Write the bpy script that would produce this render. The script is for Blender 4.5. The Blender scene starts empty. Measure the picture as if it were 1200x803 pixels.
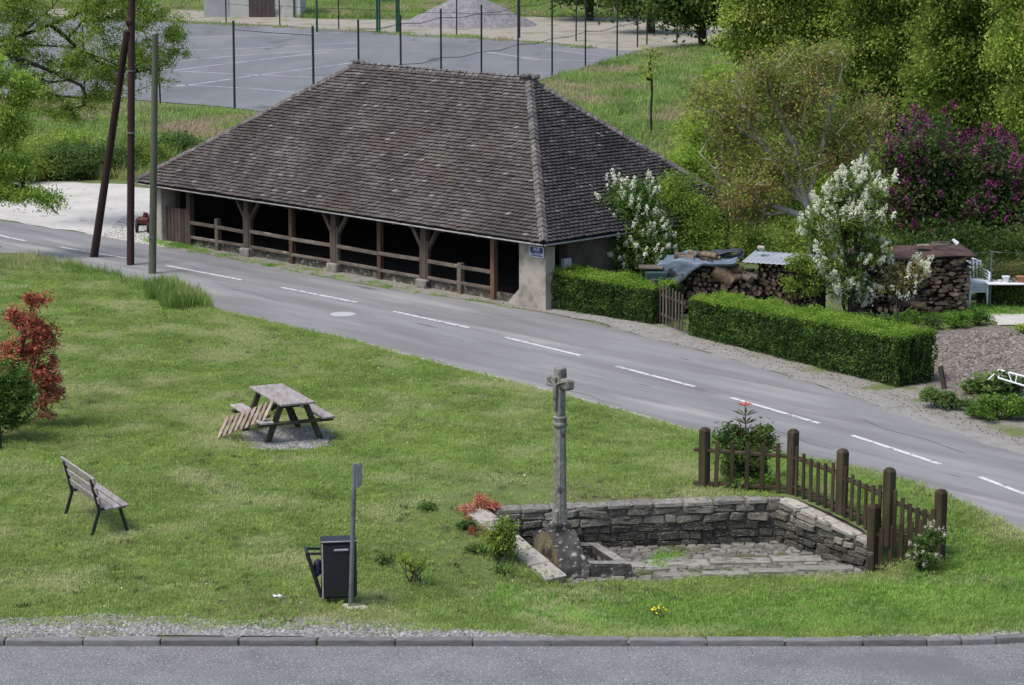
import bpy, math, random
import numpy as np
from math import sin, cos, radians, pi, sqrt, atan2, exp, floor
from mathutils import Vector, Matrix, noise as mnoise

# ------------------------------------------------------------------ camera, world, sun, exposure
SC = bpy.context.scene
COL = SC.collection
F_PX, PITCH, CAM_Z = 2800.0, radians(11.0), 10.45
cam_data = bpy.data.cameras.new("camera"); cam = bpy.data.objects.new("camera", cam_data); COL.objects.link(cam)
cam.location = (0, 0, CAM_Z); cam.rotation_euler = (pi/2-PITCH, 0, 0)
cam_data.sensor_width = 36; cam_data.lens = F_PX/1200*36; cam_data.clip_start = .5; cam_data.clip_end = 3000
SC.camera = cam
SUN_EL, SUN_ROT = radians(61), radians(-122)          # high sun behind thin cloud, on the left
world = bpy.data.worlds.new("World"); SC.world = world; world.use_nodes = True
wn = world.node_tree; bg = wn.nodes["Background"]
sky = wn.nodes.new("ShaderNodeTexSky"); sky.sky_type = 'NISHITA'; sky.sun_disc = False
sky.sun_elevation = SUN_EL; sky.sun_rotation = SUN_ROT; sky.air_density = 1.0; sky.dust_density = 3.0; sky.ozone_density = 1.0
wn.links.new(sky.outputs[0], bg.inputs[0]); bg.inputs[1].default_value = 0.14
sl = bpy.data.lights.new("sun", 'SUN'); sun = bpy.data.objects.new("sun", sl); COL.objects.link(sun)
sl.energy = 1.9; sl.angle = radians(20); sl.color = (1, .97, .92)
sd = Vector((sin(SUN_ROT)*cos(SUN_EL), cos(SUN_ROT)*cos(SUN_EL), sin(SUN_EL)))
sun.rotation_euler = sd.to_track_quat('Z', 'Y').to_euler(); sun.location = sd*60
SC.view_settings.view_transform = 'Standard'; SC.view_settings.look = 'None'
SC.view_settings.gamma = 1; SC.view_settings.exposure = 0.55; SC.view_settings.use_curve_mapping = False
SC.cycles.max_bounces = 6; SC.cycles.diffuse_bounces = 3; SC.cycles.transmission_bounces = 3; SC.cycles.transparent_max_bounces = 4

rng = random.Random(7); NR = np.random.default_rng(7)

# ------------------------------------------------------------------ measuring helpers (photo pixel -> place)
_F = Vector((0, cos(PITCH), -sin(PITCH))); _U = Vector((0, sin(PITCH), cos(PITCH)))
def ray(px, py): return _F + Vector(((px-600)/F_PX, 0, 0)) + _U*((401.5-py)/F_PX)
def onz(px, py, z=0.0):
    d = ray(px, py); return Vector((0, 0, CAM_Z)) + d*((z-CAM_Z)/d.z)
def ony(px, py, Y):
    d = ray(px, py); return Vector((0, 0, CAM_Z)) + d*(Y/d.y)
def sm(a, b, t):
    t = min(1, max(0, (t-a)/(b-a))); return t*t*(3-2*t)

# ------------------------------------------------------------------ ground shape
near_px = [(-500,195),(-150,262),(60,312),(150,335),(250,366),(345,388),(400,398),(450,411),(520,430),(600,449),(660,465),(740,487),(820,511),(960,555),(1110,612),(1200,646),(1330,705)]
far_px = [(-500,185),(-200,228),(0,259),(100,274),(185,289),(245,299),(340,318),(450,339),(560,354),(635,367),(700,380),(760,397),(800,406),(900,434),(1000,466),(1100,499),(1200,531),(1330,580)]
near_w = [onz(*p) for p in near_px]; far_w = [onz(*p) for p in far_px]
nx_ = np.array([p.x for p in near_w]); ny_ = np.array([p.y for p in near_w])
def road_y(x):
    if x > nx_[-1]: return max(27, ny_[-1]-(x-nx_[-1])*1.0)
    if x < nx_[0]: return ny_[0]+(nx_[0]-x)*.9
    return float(np.interp(x, nx_, ny_))
KY = onz(600, 757, .80).y
ctrl = [(-300,757,.84),(0,757,.84),(300,757,.84),(600,757,.84),(900,757,.84),(1200,744,.80),(1400,740,.7),
  (560,700,.45),(660,690,.24),(760,690,.24),(860,690,.26),(960,690,.30),(1020,680,.38),(1100,668,.40),(1160,680,.5),
  (480,690,.62),(400,700,.70),(300,690,.76),(115,620,.76),(0,620,.8),(-200,620,.8),(500,620,.72),(540,605,.86),(590,590,.88),(760,585,.90),(920,580,.93),
  (985,603,.88),(1040,628,.80),(820,550,.62),(700,540,.55),(600,540,.62),(345,510,.55),(200,520,.62),(50,500,.66),(-150,480,.7),(450,500,.5),(300,430,.42),
  (120,400,.58),(0,400,.62),(100,345,.55),(0,310,.5),(200,345,.42),(-200,320,.5)]
cp = np.array([tuple(onz(*c)) for c in ctrl])
def _phi(r): return np.where(r > 1e-9, r*r*np.log(r+1e-12), 0.0)
_d = np.linalg.norm(cp[:, None, :2]-cp[None, :, :2], axis=2); n_ = len(cp)
_A = np.zeros((n_+3, n_+3)); _A[:n_, :n_] = _phi(_d)+np.eye(n_)*.6; _A[:n_, n_] = 1; _A[:n_, n_+1:] = cp[:, :2]; _A[n_:, :n_] = _A[:n_, n_:].T
_w = np.linalg.solve(_A, np.concatenate([cp[:, 2], [0, 0, 0]]))
def tps(x, y):
    r = np.hypot(cp[:, 0]-x, cp[:, 1]-y); return float((_w[:n_]*_phi(r)).sum()+_w[n_]+_w[n_+1]*x+_w[n_+2]*y)
def kerb_y(x): return KY + (0 if x < 4.9 else (x-4.9)**2*.045)
PCAP = []
def h(x, y):
    v = h0(x, y)
    if PCAP and abs(x) < 9 and 30 < y < 41:
        for (ax, ay, az, bx, by, bz, L, kk, lat, flat) in PCAP:       # the lawn dips to the open front of the walled spring
            dx, dy = (bx-ax)/L, (by-ay)/L; t = (x-ax)*dx+(y-ay)*dy; sgn = (x-ax)*dy-(y-ay)*dx
            over = max(0, -t, t-L); tt = min(1, max(0, t/L)); v = min(v, az+(bz-az)*tt+kk*max(0, sgn)+2.5*max(0, -sgn-flat)+lat*over)
    return v
def h0(x, y):
    e = road_y(x)-y
    if e <= 0: return 0.0
    xx = min(14, max(-20, x)); yy = max(KY-.1, y)
    v = min(1.1, max(0.02, tps(xx, yy)))
    v *= min(1, .12+e/2.2) if e < 2 else 1
    if e < .5: v *= e/.5
    v *= 1-sm(8.8, 13, x)
    ky = kerb_y(x)
    if y < ky+.12: v = min(v, .84*(1-sm(8.8, 13, x)))-.13*(1-sm(ky-.2, ky+.12, y))
    return v
def G(px, py):
    z = .5
    for _ in range(25):
        p = onz(px, py, z); z = z*.5+.5*h(p.x, p.y)
    p = onz(px, py, z); return Vector((p.x, p.y, h(p.x, p.y)))

ZF = .20                                              # floor of the walled spring
BL = onz(588, 599, .86); BR = onz(912, 584, .92)      # top inner corners of its back wall
FBL = Vector((BL.x, BL.y, ZF)); FBR = Vector((BR.x, BR.y, ZF))
FR = onz(1020, 672, ZF+.02); FL = onz(668, 683, ZF+.02)
SL0 = onz(556, 600, .86); SL1 = onz(652, 681, .26)
def _cap(a, b, za, zb, kk, lat, flat=.05): PCAP.append((a[0], a[1], za, b[0], b[1], zb, sqrt((b[0]-a[0])**2+(b[1]-a[1])**2), kk, lat, flat))
# ------------------------------------------------------------------ materials
_cap((FL.x-.25, FL.y), (FR.x+.12, FR.y-.02), ZF-.01, ZF+.0, .15, .55)
_cap((SL0.x+.24, SL0.y), (SL1.x+.24, SL1.y), .74, .13, .24, 1.5, .45)
def mk(name): 
    m = bpy.data.materials.new(name); m.use_nodes = True; return m, m.node_tree, m.node_tree.nodes["Principled BSDF"]
def rgb(c): return (c[0], c[1], c[2], 1)
def pmat(name, cols, scale=3.0, detail=6, rough=.85, bump=.3, bscale=30., island=0.0, objvar=0.0, world=False, stretch=None, bdist=.02, spots=None, metal=0, spec=.3, rotz=0, fleck=None):
    m, nt, b = mk(name); N = nt.nodes.new; L = nt.links.new
    if world: src = N("ShaderNodeNewGeometry").outputs["Position"]
    else: src = N("ShaderNodeTexCoord").outputs["Object"]
    if stretch:
        mp = N("ShaderNodeMapping"); mp.inputs["Scale"].default_value = stretch; mp.vector_type = 'TEXTURE' if rotz else 'POINT'; mp.inputs["Rotation"].default_value = (0, 0, rotz); L(src, mp.inputs[0]); src = mp.outputs[0]
    if objvar and not world:
        oi = N("ShaderNodeObjectInfo"); ad = N("ShaderNodeVectorMath"); ad.operation = 'ADD'; ml = N("ShaderNodeMath"); ml.operation = 'MULTIPLY'; ml.inputs[1].default_value = 37
        L(oi.outputs["Random"], ml.inputs[0]); L(src, ad.inputs[0]); L(ml.outputs[0], ad.inputs[1]); src = ad.outputs[0]
    n1 = N("ShaderNodeTexNoise"); n1.inputs["Scale"].default_value = scale; n1.inputs["Detail"].default_value = detail; n1.inputs["Roughness"].default_value = .62; L(src, n1.inputs["Vector"])
    cr = N("ShaderNodeValToRGB"); L(n1.outputs[0], cr.inputs[0])
    e = cr.color_ramp.elements
    k = len(cols); lo, hi = .3, .7
    e[0].position = lo; e[0].color = rgb(cols[0]); e[1].position = hi; e[1].color = rgb(cols[-1])
    for i in range(1, k-1):
        q = e.new(lo+(hi-lo)*i/(k-1)); q.color = rgb(cols[i])
    out = cr.outputs[0]
    for amt, kind in ((island, 'i'), (objvar, 'o')):
        if not amt: continue
        if kind == 'i': r = N("ShaderNodeNewGeometry").outputs["Random Per Island"]
        else: r = N("ShaderNodeObjectInfo").outputs["Random"]
        mr = N("ShaderNodeMapRange"); mr.inputs[3].default_value = 1-amt; mr.inputs[4].default_value = 1+amt; L(r, mr.inputs[0])
        mx = N("ShaderNodeMix"); mx.data_type = 'RGBA'; mx.blend_type = 'MULTIPLY'; mx.inputs[0].default_value = 1
        L(out, mx.inputs[6]); L(mr.outputs[0], mx.inputs[7]); out = mx.outputs[2]
    for sp in (spots or []):   # (colour, scale, lo, hi)
        n3 = N("ShaderNodeTexNoise"); n3.inputs["Scale"].default_value = sp[1]; n3.inputs["Detail"].default_value = 5; L(src, n3.inputs["Vector"])
        mr = N("ShaderNodeMapRange"); mr.inputs[1].default_value = sp[2]; mr.inputs[2].default_value = sp[3]; L(n3.outputs[0], mr.inputs[0])
        mx = N("ShaderNodeMix"); mx.data_type = 'RGBA'; L(mr.outputs[0], mx.inputs[0]); L(out, mx.inputs[6]); mx.inputs[7].default_value = rgb(sp[0]); out = mx.outputs[2]
    if fleck:
        r = N("ShaderNodeNewGeometry").outputs["Random Per Island"]; ml = N("ShaderNodeMath"); ml.operation = 'MULTIPLY'; ml.inputs[1].default_value = 91.7; fr = N("ShaderNodeMath"); fr.operation = 'FRACT'; gt_ = N("ShaderNodeMath"); gt_.operation = 'GREATER_THAN'; gt_.inputs[1].default_value = fleck[1]
        L(r, ml.inputs[0]); L(ml.outputs[0], fr.inputs[0]); L(fr.outputs[0], gt_.inputs[0]); mx = N("ShaderNodeMix"); mx.data_type = 'RGBA'; L(gt_.outputs[0], mx.inputs[0]); L(out, mx.inputs[6]); mx.inputs[7].default_value = rgb(fleck[0]); out = mx.outputs[2]
    L(out, b.inputs["Base Color"]); b.inputs["Roughness"].default_value = rough; b.inputs["Metallic"].default_value = metal
    b.inputs["Specular IOR Level"].default_value = spec
    if bump:
        n2 = N("ShaderNodeTexNoise"); n2.inputs["Scale"].default_value = bscale; n2.inputs["Detail"].default_value = 6; L(src, n2.inputs["Vector"])
        bp = N("ShaderNodeBump"); bp.inputs["Strength"].default_value = bump; bp.inputs["Distance"].default_value = bdist; L(n2.outputs[0], bp.inputs["Height"]); L(bp.outputs[0], b.inputs["Normal"])
    return m
def leafmat(name, c1, c2, c3=None, trans=.35, nscale=.8, rough=.55, obj=False):
    """leaf colour: per-leaf variation times slow variation through the plant"""
    m, nt, b = mk(name); N = nt.nodes.new; L = nt.links.new
    bo = 1.6 if 'blade' in name else (1.0 if 'blossom' in name else 1.35)
    c1, c2 = [tuple(min(.9, q*bo) for q in c) for c in (c1, c2)]; c3 = c3 and tuple(min(.9, q*bo) for q in c3); trans = min(.5, trans*1.25)
    g = N("ShaderNodeNewGeometry")
    cr = N("ShaderNodeValToRGB"); e = cr.color_ramp.elements; e[0].color = rgb(c1); e[1].color = rgb(c2); e[0].position = .15; e[1].position = .85
    n1 = N("ShaderNodeTexNoise"); n1.inputs["Scale"].default_value = nscale; n1.inputs["Detail"].default_value = 3; L(g.outputs["Position"], n1.inputs["Vector"])
    ad = N("ShaderNodeMath"); ad.operation = 'MULTIPLY_ADD'; ad.inputs[1].default_value = .55
    r = N("ShaderNodeObjectInfo").outputs["Random"] if obj else g.outputs["Random Per Island"]
    ga = 1.0 if 'mown' in name else 1.8
    sb = N("ShaderNodeMath"); sb.operation = 'MULTIPLY_ADD'; sb.inputs[1].default_value = ga; sb.inputs[2].default_value = .22-ga*.5; L(n1.outputs[0], sb.inputs[0])
    L(r, ad.inputs[0]); L(sb.outputs[0], ad.inputs[2]); L(ad.outputs[0], cr.inputs[0])
    out = cr.outputs[0]
    if c3:
        n3 = N("ShaderNodeTexNoise"); n3.inputs["Scale"].default_value = nscale*.6; n3.inputs["Detail"].default_value = 4; 
        off = N("ShaderNodeVectorMath"); off.operation = 'ADD'; off.inputs[1].default_value = (31, 17, 5); L(g.outputs["Position"], off.inputs[0]); L(off.outputs[0], n3.inputs["Vector"])
        mr = N("ShaderNodeMapRange"); mr.inputs[1].default_value = .50; mr.inputs[2].default_value = .66; L(n3.outputs[0], mr.inputs[0])
        mx = N("ShaderNodeMix"); mx.data_type = 'RGBA'; L(mr.outputs[0], mx.inputs[0]); L(out, mx.inputs[6]); mx.inputs[7].default_value = rgb(c3); out = mx.outputs[2]
    L(out, b.inputs["Base Color"]); b.inputs["Roughness"].default_value = rough; b.inputs["Specular IOR Level"].default_value = .25
    if trans:
        t = N("ShaderNodeBsdfTranslucent"); L(out, t.inputs[0]); ms = N("ShaderNodeMixShader"); ms.inputs[0].default_value = trans
        o = nt.nodes["Material Output"]; L(b.outputs[0], ms.inputs[1]); L(t.outputs[0], ms.inputs[2]); L(ms.outputs[0], o.inputs[0])
    return m

M = {}
M['asphalt'] = pmat('asphalt', [(.145,.143,.142),(.20,.199,.20),(.25,.249,.252)], scale=1.0, detail=10, rough=.9, bump=.35, bscale=90, world=True, bdist=.01, stretch=(5.5,.7,1), rotz=radians(-47), spots=[((.165,.163,.16),.9,.52,.75),((.31,.305,.29),.8,.58,.74),((.11,.11,.11),2.4,.68,.72)])
M['asphalt_near'] = pmat('asphalt_near', [(.135,.133,.134),(.185,.184,.187),(.22,.22,.224)], scale=1.2, detail=10, rough=.9, bump=1.0, bscale=45, world=True, bdist=.03, spots=[((.38,.38,.38),30,.58,.66),((.08,.08,.083),26,.60,.68),((.145,.145,.147),.5,.55,.7)])
M['court'] = pmat('court', [(.115,.12,.13),(.15,.155,.165),(.19,.195,.20)], scale=.22, detail=11, rough=.9, bump=0, world=True, stretch=(1,.35,1), spots=[((.09,.095,.10),.5,.60,.72),((.14,.15,.10),.16,.66,.74)])
M['white_paint'] = pmat('road_white_paint', [(.46,.46,.455),(.60,.60,.59)], scale=12, rough=.8, bump=.1, world=True, spots=[((.20,.20,.20),7,.54,.64)])
M['line_faint'] = pmat('faded_line_paint', [(.36,.37,.39),(.46,.47,.49)], scale=2, rough=.8, bump=0, world=True, spots=[((.24,.25,.27),.9,.48,.62)])
M['soil'] = pmat('lawn_soil', [(.10,.11,.045),(.10,.135,.042),(.13,.165,.055)], scale=1.6, detail=9, rough=1, bump=.6, bscale=25, world=True, spots=[((.17,.135,.10),.22,.56,.68)])
M['verge'] = pmat('gritty_verge', [(.17,.155,.135),(.24,.225,.20),(.15,.15,.11)], scale=1.8, detail=10, rough=1, bump=.8, bscale=40, world=True, spots=[((.12,.15,.05),1.1,.55,.64)])
M['gravel'] = pmat('pale_gravel', [(.36,.34,.31),(.46,.44,.41),(.53,.51,.48)], scale=.8, detail=11, rough=1, bump=.6, bscale=30, world=True, spots=[((.24,.225,.20),1.6,.58,.72),((.22,.23,.13),.5,.68,.74)])
M['gravel_grey'] = pmat('grey_gravel', [(.13,.13,.12),(.22,.22,.205),(.31,.31,.295)], scale=14, detail=8, rough=1, bump=1, bscale=45, world=True, spots=[((.15,.16,.07),1.6,.56,.68)])
M['sand'] = pmat('sandy_track', [(.22,.195,.155),(.285,.26,.22),(.19,.18,.12)], scale=.35, detail=9, rough=1, bump=.3, world=True, spots=[((.14,.16,.06),.5,.56,.66)])
M['tilled'] = pmat('tilled_soil', [(.10,.082,.068),(.165,.14,.118),(.23,.20,.175)], scale=7, detail=10, rough=1, bump=1, bscale=14, world=True, bdist=.05)
M['path'] = pmat('pale_concrete_path', [(.40,.38,.35),(.50,.48,.45)], scale=2, rough=.95, bump=.2, world=True)
M['kerbstone'] = pmat('kerb_concrete', [(.12,.12,.12),(.17,.17,.168),(.22,.22,.215)], scale=5, detail=9, rough=.95, bump=.5, bscale=60, objvar=.18)
M['pebble'] = pmat('pebbles', [(.21,.205,.20),(.30,.29,.285)], scale=2, rough=.95, bump=0, objvar=.6)
M['clod'] = pmat('soil_clods', [(.14,.12,.105),(.24,.21,.19)], scale=2, rough=1, bump=0, objvar=.5)
M['pebble_pale'] = pmat('pale_pebbles', [(.55,.54,.50),(.62,.61,.58)], scale=2, rough=.95, bump=0, objvar=.3)
M['stone_dark'] = pmat('lichened_dark_stone', [(.022,.021,.018),(.065,.06,.05),(.17,.16,.13)], scale=6, detail=10, rough=.95, bump=.9, bscale=22, objvar=.4, bdist=.03, spots=[((.38,.36,.31),8,.59,.67),((.05,.06,.025),3,.58,.70)])
M['stone_grey'] = pmat('weathered_grey_stone', [(.13,.125,.108),(.21,.20,.175),(.31,.295,.26)], scale=7, detail=10, rough=.95, bump=.7, bscale=28, objvar=.2, bdist=.02, spots=[((.05,.048,.042),5,.56,.66),((.40,.39,.34),14,.62,.70)])
M['stone_shaft'] = pmat('cross_shaft_stone', [(.13,.125,.11),(.19,.183,.165),(.27,.26,.235)], scale=9, detail=10, rough=.95, bump=.7, bscale=30, bdist=.02, spots=[((.07,.068,.06),7,.55,.66),((.36,.35,.31),16,.64,.72)])
M['stone_base'] = pmat('blackened_shade_stone', [(.022,.022,.021),(.05,.048,.045),(.115,.11,.10)], scale=5, detail=10, rough=.95, bump=.8, bscale=26, bdist=.03, spots=[((.28,.275,.25),11,.57,.66)])  # dark stone that also carries the shade of the unlit faces
M['stone_ochre'] = pmat('lit_ochre_stone', [(.085,.07,.04),(.17,.135,.075),(.22,.185,.12)], scale=3, detail=9, rough=.95, bump=.6, bscale=26, spots=[((.04,.038,.034),3.6,.50,.62)])  # ochre stone with the sunlit look of one face in its colour
M['coping'] = pmat('pale_coping_stone', [(.24,.22,.19),(.36,.335,.29),(.46,.43,.38)], scale=4, detail=9, rough=.95, bump=.6, bscale=25, objvar=.15, spots=[((.12,.115,.09),4,.56,.68)])
M['mortar'] = pmat('crumbled_mortar', [(.10,.09,.07),(.24,.215,.175)], scale=4, detail=9, rough=1, bump=1, bscale=20, world=True)
M['cobble'] = pmat('cobbles', [(.095,.088,.075),(.165,.155,.135),(.24,.225,.20)], scale=9, detail=8, rough=.95, bump=.6, bscale=30, island=.3, spots=[((.09,.10,.045),2.2,.56,.66)])
M['stone_mid'] = pmat('tan_rubble_stone', [(.085,.078,.062),(.20,.187,.152),(.32,.30,.255)], scale=6, detail=10, rough=.95, bump=.9, bscale=22, objvar=.35, bdist=.03, spots=[((.40,.385,.33),9,.56,.66),((.03,.028,.024),4,.58,.66)])
M['dust'] = pmat('dusty_road_edge', [(.20,.19,.175),(.25,.24,.225),(.18,.175,.155)], scale=1.5, detail=10, rough=1, bump=.5, bscale=60, world=True, spots=[((.30,.29,.265),5,.58,.7),((.12,.115,.10),7,.62,.70)])
M['dark_wall'] = pmat('dark_stained_wall', [(.05,.042,.034),(.085,.072,.058),(.13,.115,.095)], scale=2, detail=9, rough=.95, bump=.5, bscale=20)
M['slab'] = pmat('floor_slabs', [(.15,.145,.125),(.24,.23,.20),(.33,.315,.28)], scale=5, detail=9, rough=.95, bump=.6, bscale=25, objvar=.15, spots=[((.07,.068,.05),4,.58,.68)])
M['wet_shade_stone'] = pmat('shade_black_wet_stone', [(.006,.006,.006),(.014,.014,.013)], scale=5, rough=.35, bump=.3)  # near black paints the depth shade of the trough onto wet stone
M['edging'] = pmat('pale_edging', [(.28,.27,.25),(.37,.355,.33)], scale=4, detail=9, rough=.95, bump=.5, bscale=40, objvar=.15, spots=[((.14,.14,.11),3,.6,.68)])
M['clipping'] = leafmat('dried_clippings', (.035,.045,.018), (.10,.095,.05), None, trans=.2, nscale=2, obj=True)
M['tile'] = pmat('clay_roof_tiles', [(.080,.069,.067),(.108,.094,.091),(.148,.131,.127)], scale=.9, detail=9, rough=.92, bump=.4, bscale=30, island=.30, spots=[((.21,.20,.185),7,.70,.75),((.115,.088,.080),.55,.60,.75),((.06,.055,.05),.35,.56,.70),((.13,.13,.075),.5,.64,.76)], fleck=((.22,.215,.205),.982))
M['hip'] = pmat('hip_tiles', [(.08,.072,.070),(.12,.11,.105)], scale=6, detail=8, rough=.9, bump=.4, objvar=.3, spots=[((.27,.26,.24),11,.60,.66)])
M['ridge'] = pmat('ridge_mortar', [(.085,.08,.078),(.16,.15,.145)], scale=7, detail=9, rough=.95, bump=.7, objvar=.3, spots=[((.28,.27,.25),12,.58,.66)])
M['deck'] = pmat('roof_boarding', [(.02,.017,.014),(.035,.03,.025)], scale=3, rough=.95, bump=0)
M['beam'] = pmat('weathered_oak', [(.045,.035,.027),(.075,.06,.047),(.12,.10,.08)], scale=5, detail=8, rough=.9, bump=.5, bscale=24, stretch=(1,1,.15), objvar=.2)
M['rail'] = pmat('grey_rail_wood', [(.075,.06,.048),(.12,.10,.08),(.19,.16,.13)], scale=4, detail=8, rough=.9, bump=.4, stretch=(.4,.4,1), objvar=.15, spots=[((.30,.28,.24),5,.64,.70)])
M['rust_wood'] = pmat('reddish_post_wood', [(.055,.030,.018),(.10,.055,.032),(.15,.09,.055)], scale=5, detail=7, rough=.85, bump=.3, stretch=(1,1,.15), objvar=.25)
M['board'] = pmat('purplish_old_boards', [(.035,.024,.022),(.065,.045,.040),(.09,.065,.058)], scale=6, detail=7, rough=.9, bump=.3, stretch=(1,1,.2), objvar=.35)
M['render_wall'] = pmat('stained_render', [(.20,.182,.15),(.30,.277,.235),(.38,.355,.305)], scale=1.6, detail=9, rough=.95, bump=.4, bscale=20, spots=[((.15,.135,.105),1.8,.54,.70),((.10,.09,.07),4,.62,.74)])
M['inner_wall'] = pmat('shade_dark_interior', [(.022,.02,.018),(.045,.04,.035)], scale=2, rough=1, bump=.3)  # near black puts the deep interior shade into the colour
M['gutter'] = pmat('zinc_gutter', [(.24,.24,.235),(.38,.37,.36)], scale=3, rough=.6, bump=0, spec=.4)
M['fence'] = pmat('brown_stained_fence', [(.024,.017,.010),(.042,.031,.018),(.07,.054,.034)], scale=6, detail=8, rough=.85, bump=.45, bscale=30, stretch=(1,1,.2), objvar=.25, spots=[((.065,.07,.032),3,.60,.74)])
M['grey_plank'] = pmat('silvered_planks', [(.19,.165,.155),(.29,.26,.25),(.37,.34,.33)], scale=5, detail=9, rough=.9, bump=.35, stretch=(3,.3,3), objvar=.12)
M['table_dark'] = pmat('dark_table_timber', [(.022,.02,.015),(.045,.042,.028),(.07,.065,.045)], scale=5, detail=8, rough=.85, bump=.3, objvar=.15)
M['pallet'] = pmat('pale_slats', [(.17,.13,.10),(.26,.205,.165),(.35,.29,.24)], scale=6, detail=8, rough=.9, bump=.3, objvar=.2, spots=[((.16,.11,.08),5,.58,.7)])
M['black_iron'] = pmat('black_cast_iron', [(.008,.010,.009),(.016,.020,.018)], scale=8, rough=.5, bump=.1, spec=.5)
M['bin'] = pmat('anthracite_bin_steel', [(.010,.011,.014),(.017,.018,.023)], scale=4, rough=.5, bump=.05, spec=.4)
M['bin_edge'] = pmat('pale_grey_edge', [(.22,.23,.24),(.34,.35,.36)], scale=7, rough=.5, bump=0)  # pale grey for bin edges, label plate and sign face
M['galv'] = pmat('galvanised_steel', [(.07,.09,.095),(.12,.145,.15),(.17,.195,.20)], scale=5, rough=.5, bump=.1, metal=.15, spec=.5)
M['white'] = pmat('white_plastic', [(.62,.63,.66),(.74,.75,.77)], scale=3, rough=.45, bump=0, spec=.4)
M['chairgrey'] = pmat('weathered_white_plastic', [(.46,.50,.58),(.58,.62,.70)], scale=3, rough=.5, bump=0)
M['plum_steel'] = pmat('rust_brown_pole', [(.018,.009,.009),(.034,.017,.016),(.055,.028,.026)], scale=3, detail=8, rough=.8, bump=.3, stretch=(1,1,.15))
M['green_post'] = pmat('mossy_grey_post', [(.05,.056,.036),(.085,.092,.062),(.115,.125,.09)], scale=4, detail=8, rough=.85, bump=.3, stretch=(1,1,.15))
M['dark_green_metal'] = pmat('dark_green_post_paint', [(.008,.045,.030),(.014,.07,.048)], scale=4, rough=.6, bump=0)
M['dark_wire'] = pmat('dark_fence_steel', [(.016,.022,.024),(.03,.036,.038)], scale=4, rough=.6, bump=0)
M['bark'] = pmat('dark_bark', [(.018,.015,.012),(.035,.03,.024),(.055,.048,.04)], scale=5, detail=8, rough=.95, bump=.6, stretch=(1,1,.4))
M['bark_pale'] = pmat('pale_bark', [(.26,.25,.23),(.38,.365,.34),(.48,.465,.44)], scale=4, detail=8, rough=.95, bump=.4, stretch=(1,1,.4))
M['blue_tarp'] = pmat('faded_blue_tarp', [(.075,.10,.13),(.12,.155,.20),(.19,.225,.26)], scale=3, detail=6, rough=.5, bump=.5, bscale=6, bdist=.06, spec=.4, spots=[((.03,.035,.045),3,.58,.66)])
M['dark_tarp'] = pmat('dark_tarp', [(.02,.024,.03),(.05,.055,.065)], scale=5, rough=.5, bump=.4, spec=.4)
M['sheet_grey'] = pmat('pale_corrugated_sheet', [(.22,.25,.285),(.32,.35,.385)], scale=2, rough=.6, bump=.1)
M['rusty_sheet'] = pmat('rust_brown_sheet', [(.04,.025,.022),(.075,.045,.038),(.11,.07,.06)], scale=3, rough=.8, bump=.2)
M['log_bark'] = pmat('log_bark', [(.02,.015,.012),(.045,.034,.026),(.08,.062,.05)], scale=8, detail=8, rough=.95, bump=.6, island=.35)
M['log_end'] = pmat('sawn_log_ends', [(.075,.05,.036),(.135,.095,.066),(.24,.18,.13)], scale=9, detail=6, rough=.9, bump=.3, island=.6)
M['tank'] = pmat('dark_teal_tank', [(.018,.04,.045),(.03,.06,.065)], scale=3, rough=.6, bump=0)
M['red'] = pmat('dull_red_metal', [(.05,.010,.011),(.09,.016,.018)], scale=8, rough=.5, bump=0)
M['rubber'] = pmat('black_rubber', [(.012,.012,.012),(.025,.025,.025)], scale=8, rough=.8, bump=0)
M['blue_sign'] = pmat('blue_enamel', [(.012,.028,.13),(.016,.035,.16)], scale=3, rough=.35, bump=0, spec=.5)
M['sign_white'] = pmat('white_enamel', [(.72,.73,.75),(.78,.79,.80)], scale=3, rough=.4, bump=0)
M['hut_wall'] = pmat('pale_hut_render', [(.36,.36,.34),(.50,.49,.46)], scale=.8, detail=8, rough=.95, bump=.1, spots=[((.20,.20,.17),.7,.58,.72)])
M['hut_grey'] = pmat('grey_hut_render', [(.26,.27,.28),(.33,.34,.35)], scale=.8, rough=.95, bump=.1)
M['hut_door'] = pmat('dark_hut_door', [(.05,.04,.04),(.085,.065,.062)], scale=2, rough=.7, bump=0)
M['terracotta'] = pmat('terracotta', [(.28,.12,.07),(.36,.17,.10)], scale=6, rough=.9, bump=.1)
M['manhole'] = pmat('worn_cast_cover', [(.34,.34,.33),(.44,.44,.43)], scale=20, rough=.7, bump=.4)
# foliage
M['grass_mown'] = leafmat('mown_grass_blades', (.105,.160,.034), (.255,.335,.092), (.300,.320,.150), trans=.4, nscale=1.1, obj=True)
M['grass_lush'] = leafmat('lush_grass_blades', (.080,.175,.026), (.215,.355,.070), None, trans=.4, nscale=.8, obj=True)
M['grass_tall'] = leafmat('tall_grass_blades', (.07,.125,.025), (.185,.26,.065), (.27,.27,.12), trans=.35, nscale=.7, obj=True)
M['grass_dry'] = leafmat('rough_meadow_blades', (.09,.15,.035), (.20,.27,.075), (.28,.215,.15), trans=.4, nscale=.32, obj=True)
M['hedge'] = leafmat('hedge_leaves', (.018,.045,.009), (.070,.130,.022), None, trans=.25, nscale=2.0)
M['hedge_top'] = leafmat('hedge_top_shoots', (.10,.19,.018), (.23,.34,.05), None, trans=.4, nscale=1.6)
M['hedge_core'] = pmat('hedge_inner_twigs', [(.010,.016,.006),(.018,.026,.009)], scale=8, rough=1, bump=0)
M['lf_bright'] = leafmat('fresh_spring_leaves', (.075,.14,.018), (.31,.41,.07), (.33,.38,.10), nscale=1.2)
M['lf_green'] = leafmat('green_tree_leaves', (.030,.070,.010), (.21,.30,.05), (.24,.30,.06), nscale=1.3)
M['lf_dark'] = leafmat('dark_tree_leaves', (.015,.038,.008), (.07,.12,.022), (.11,.16,.03), nscale=.9)
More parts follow.
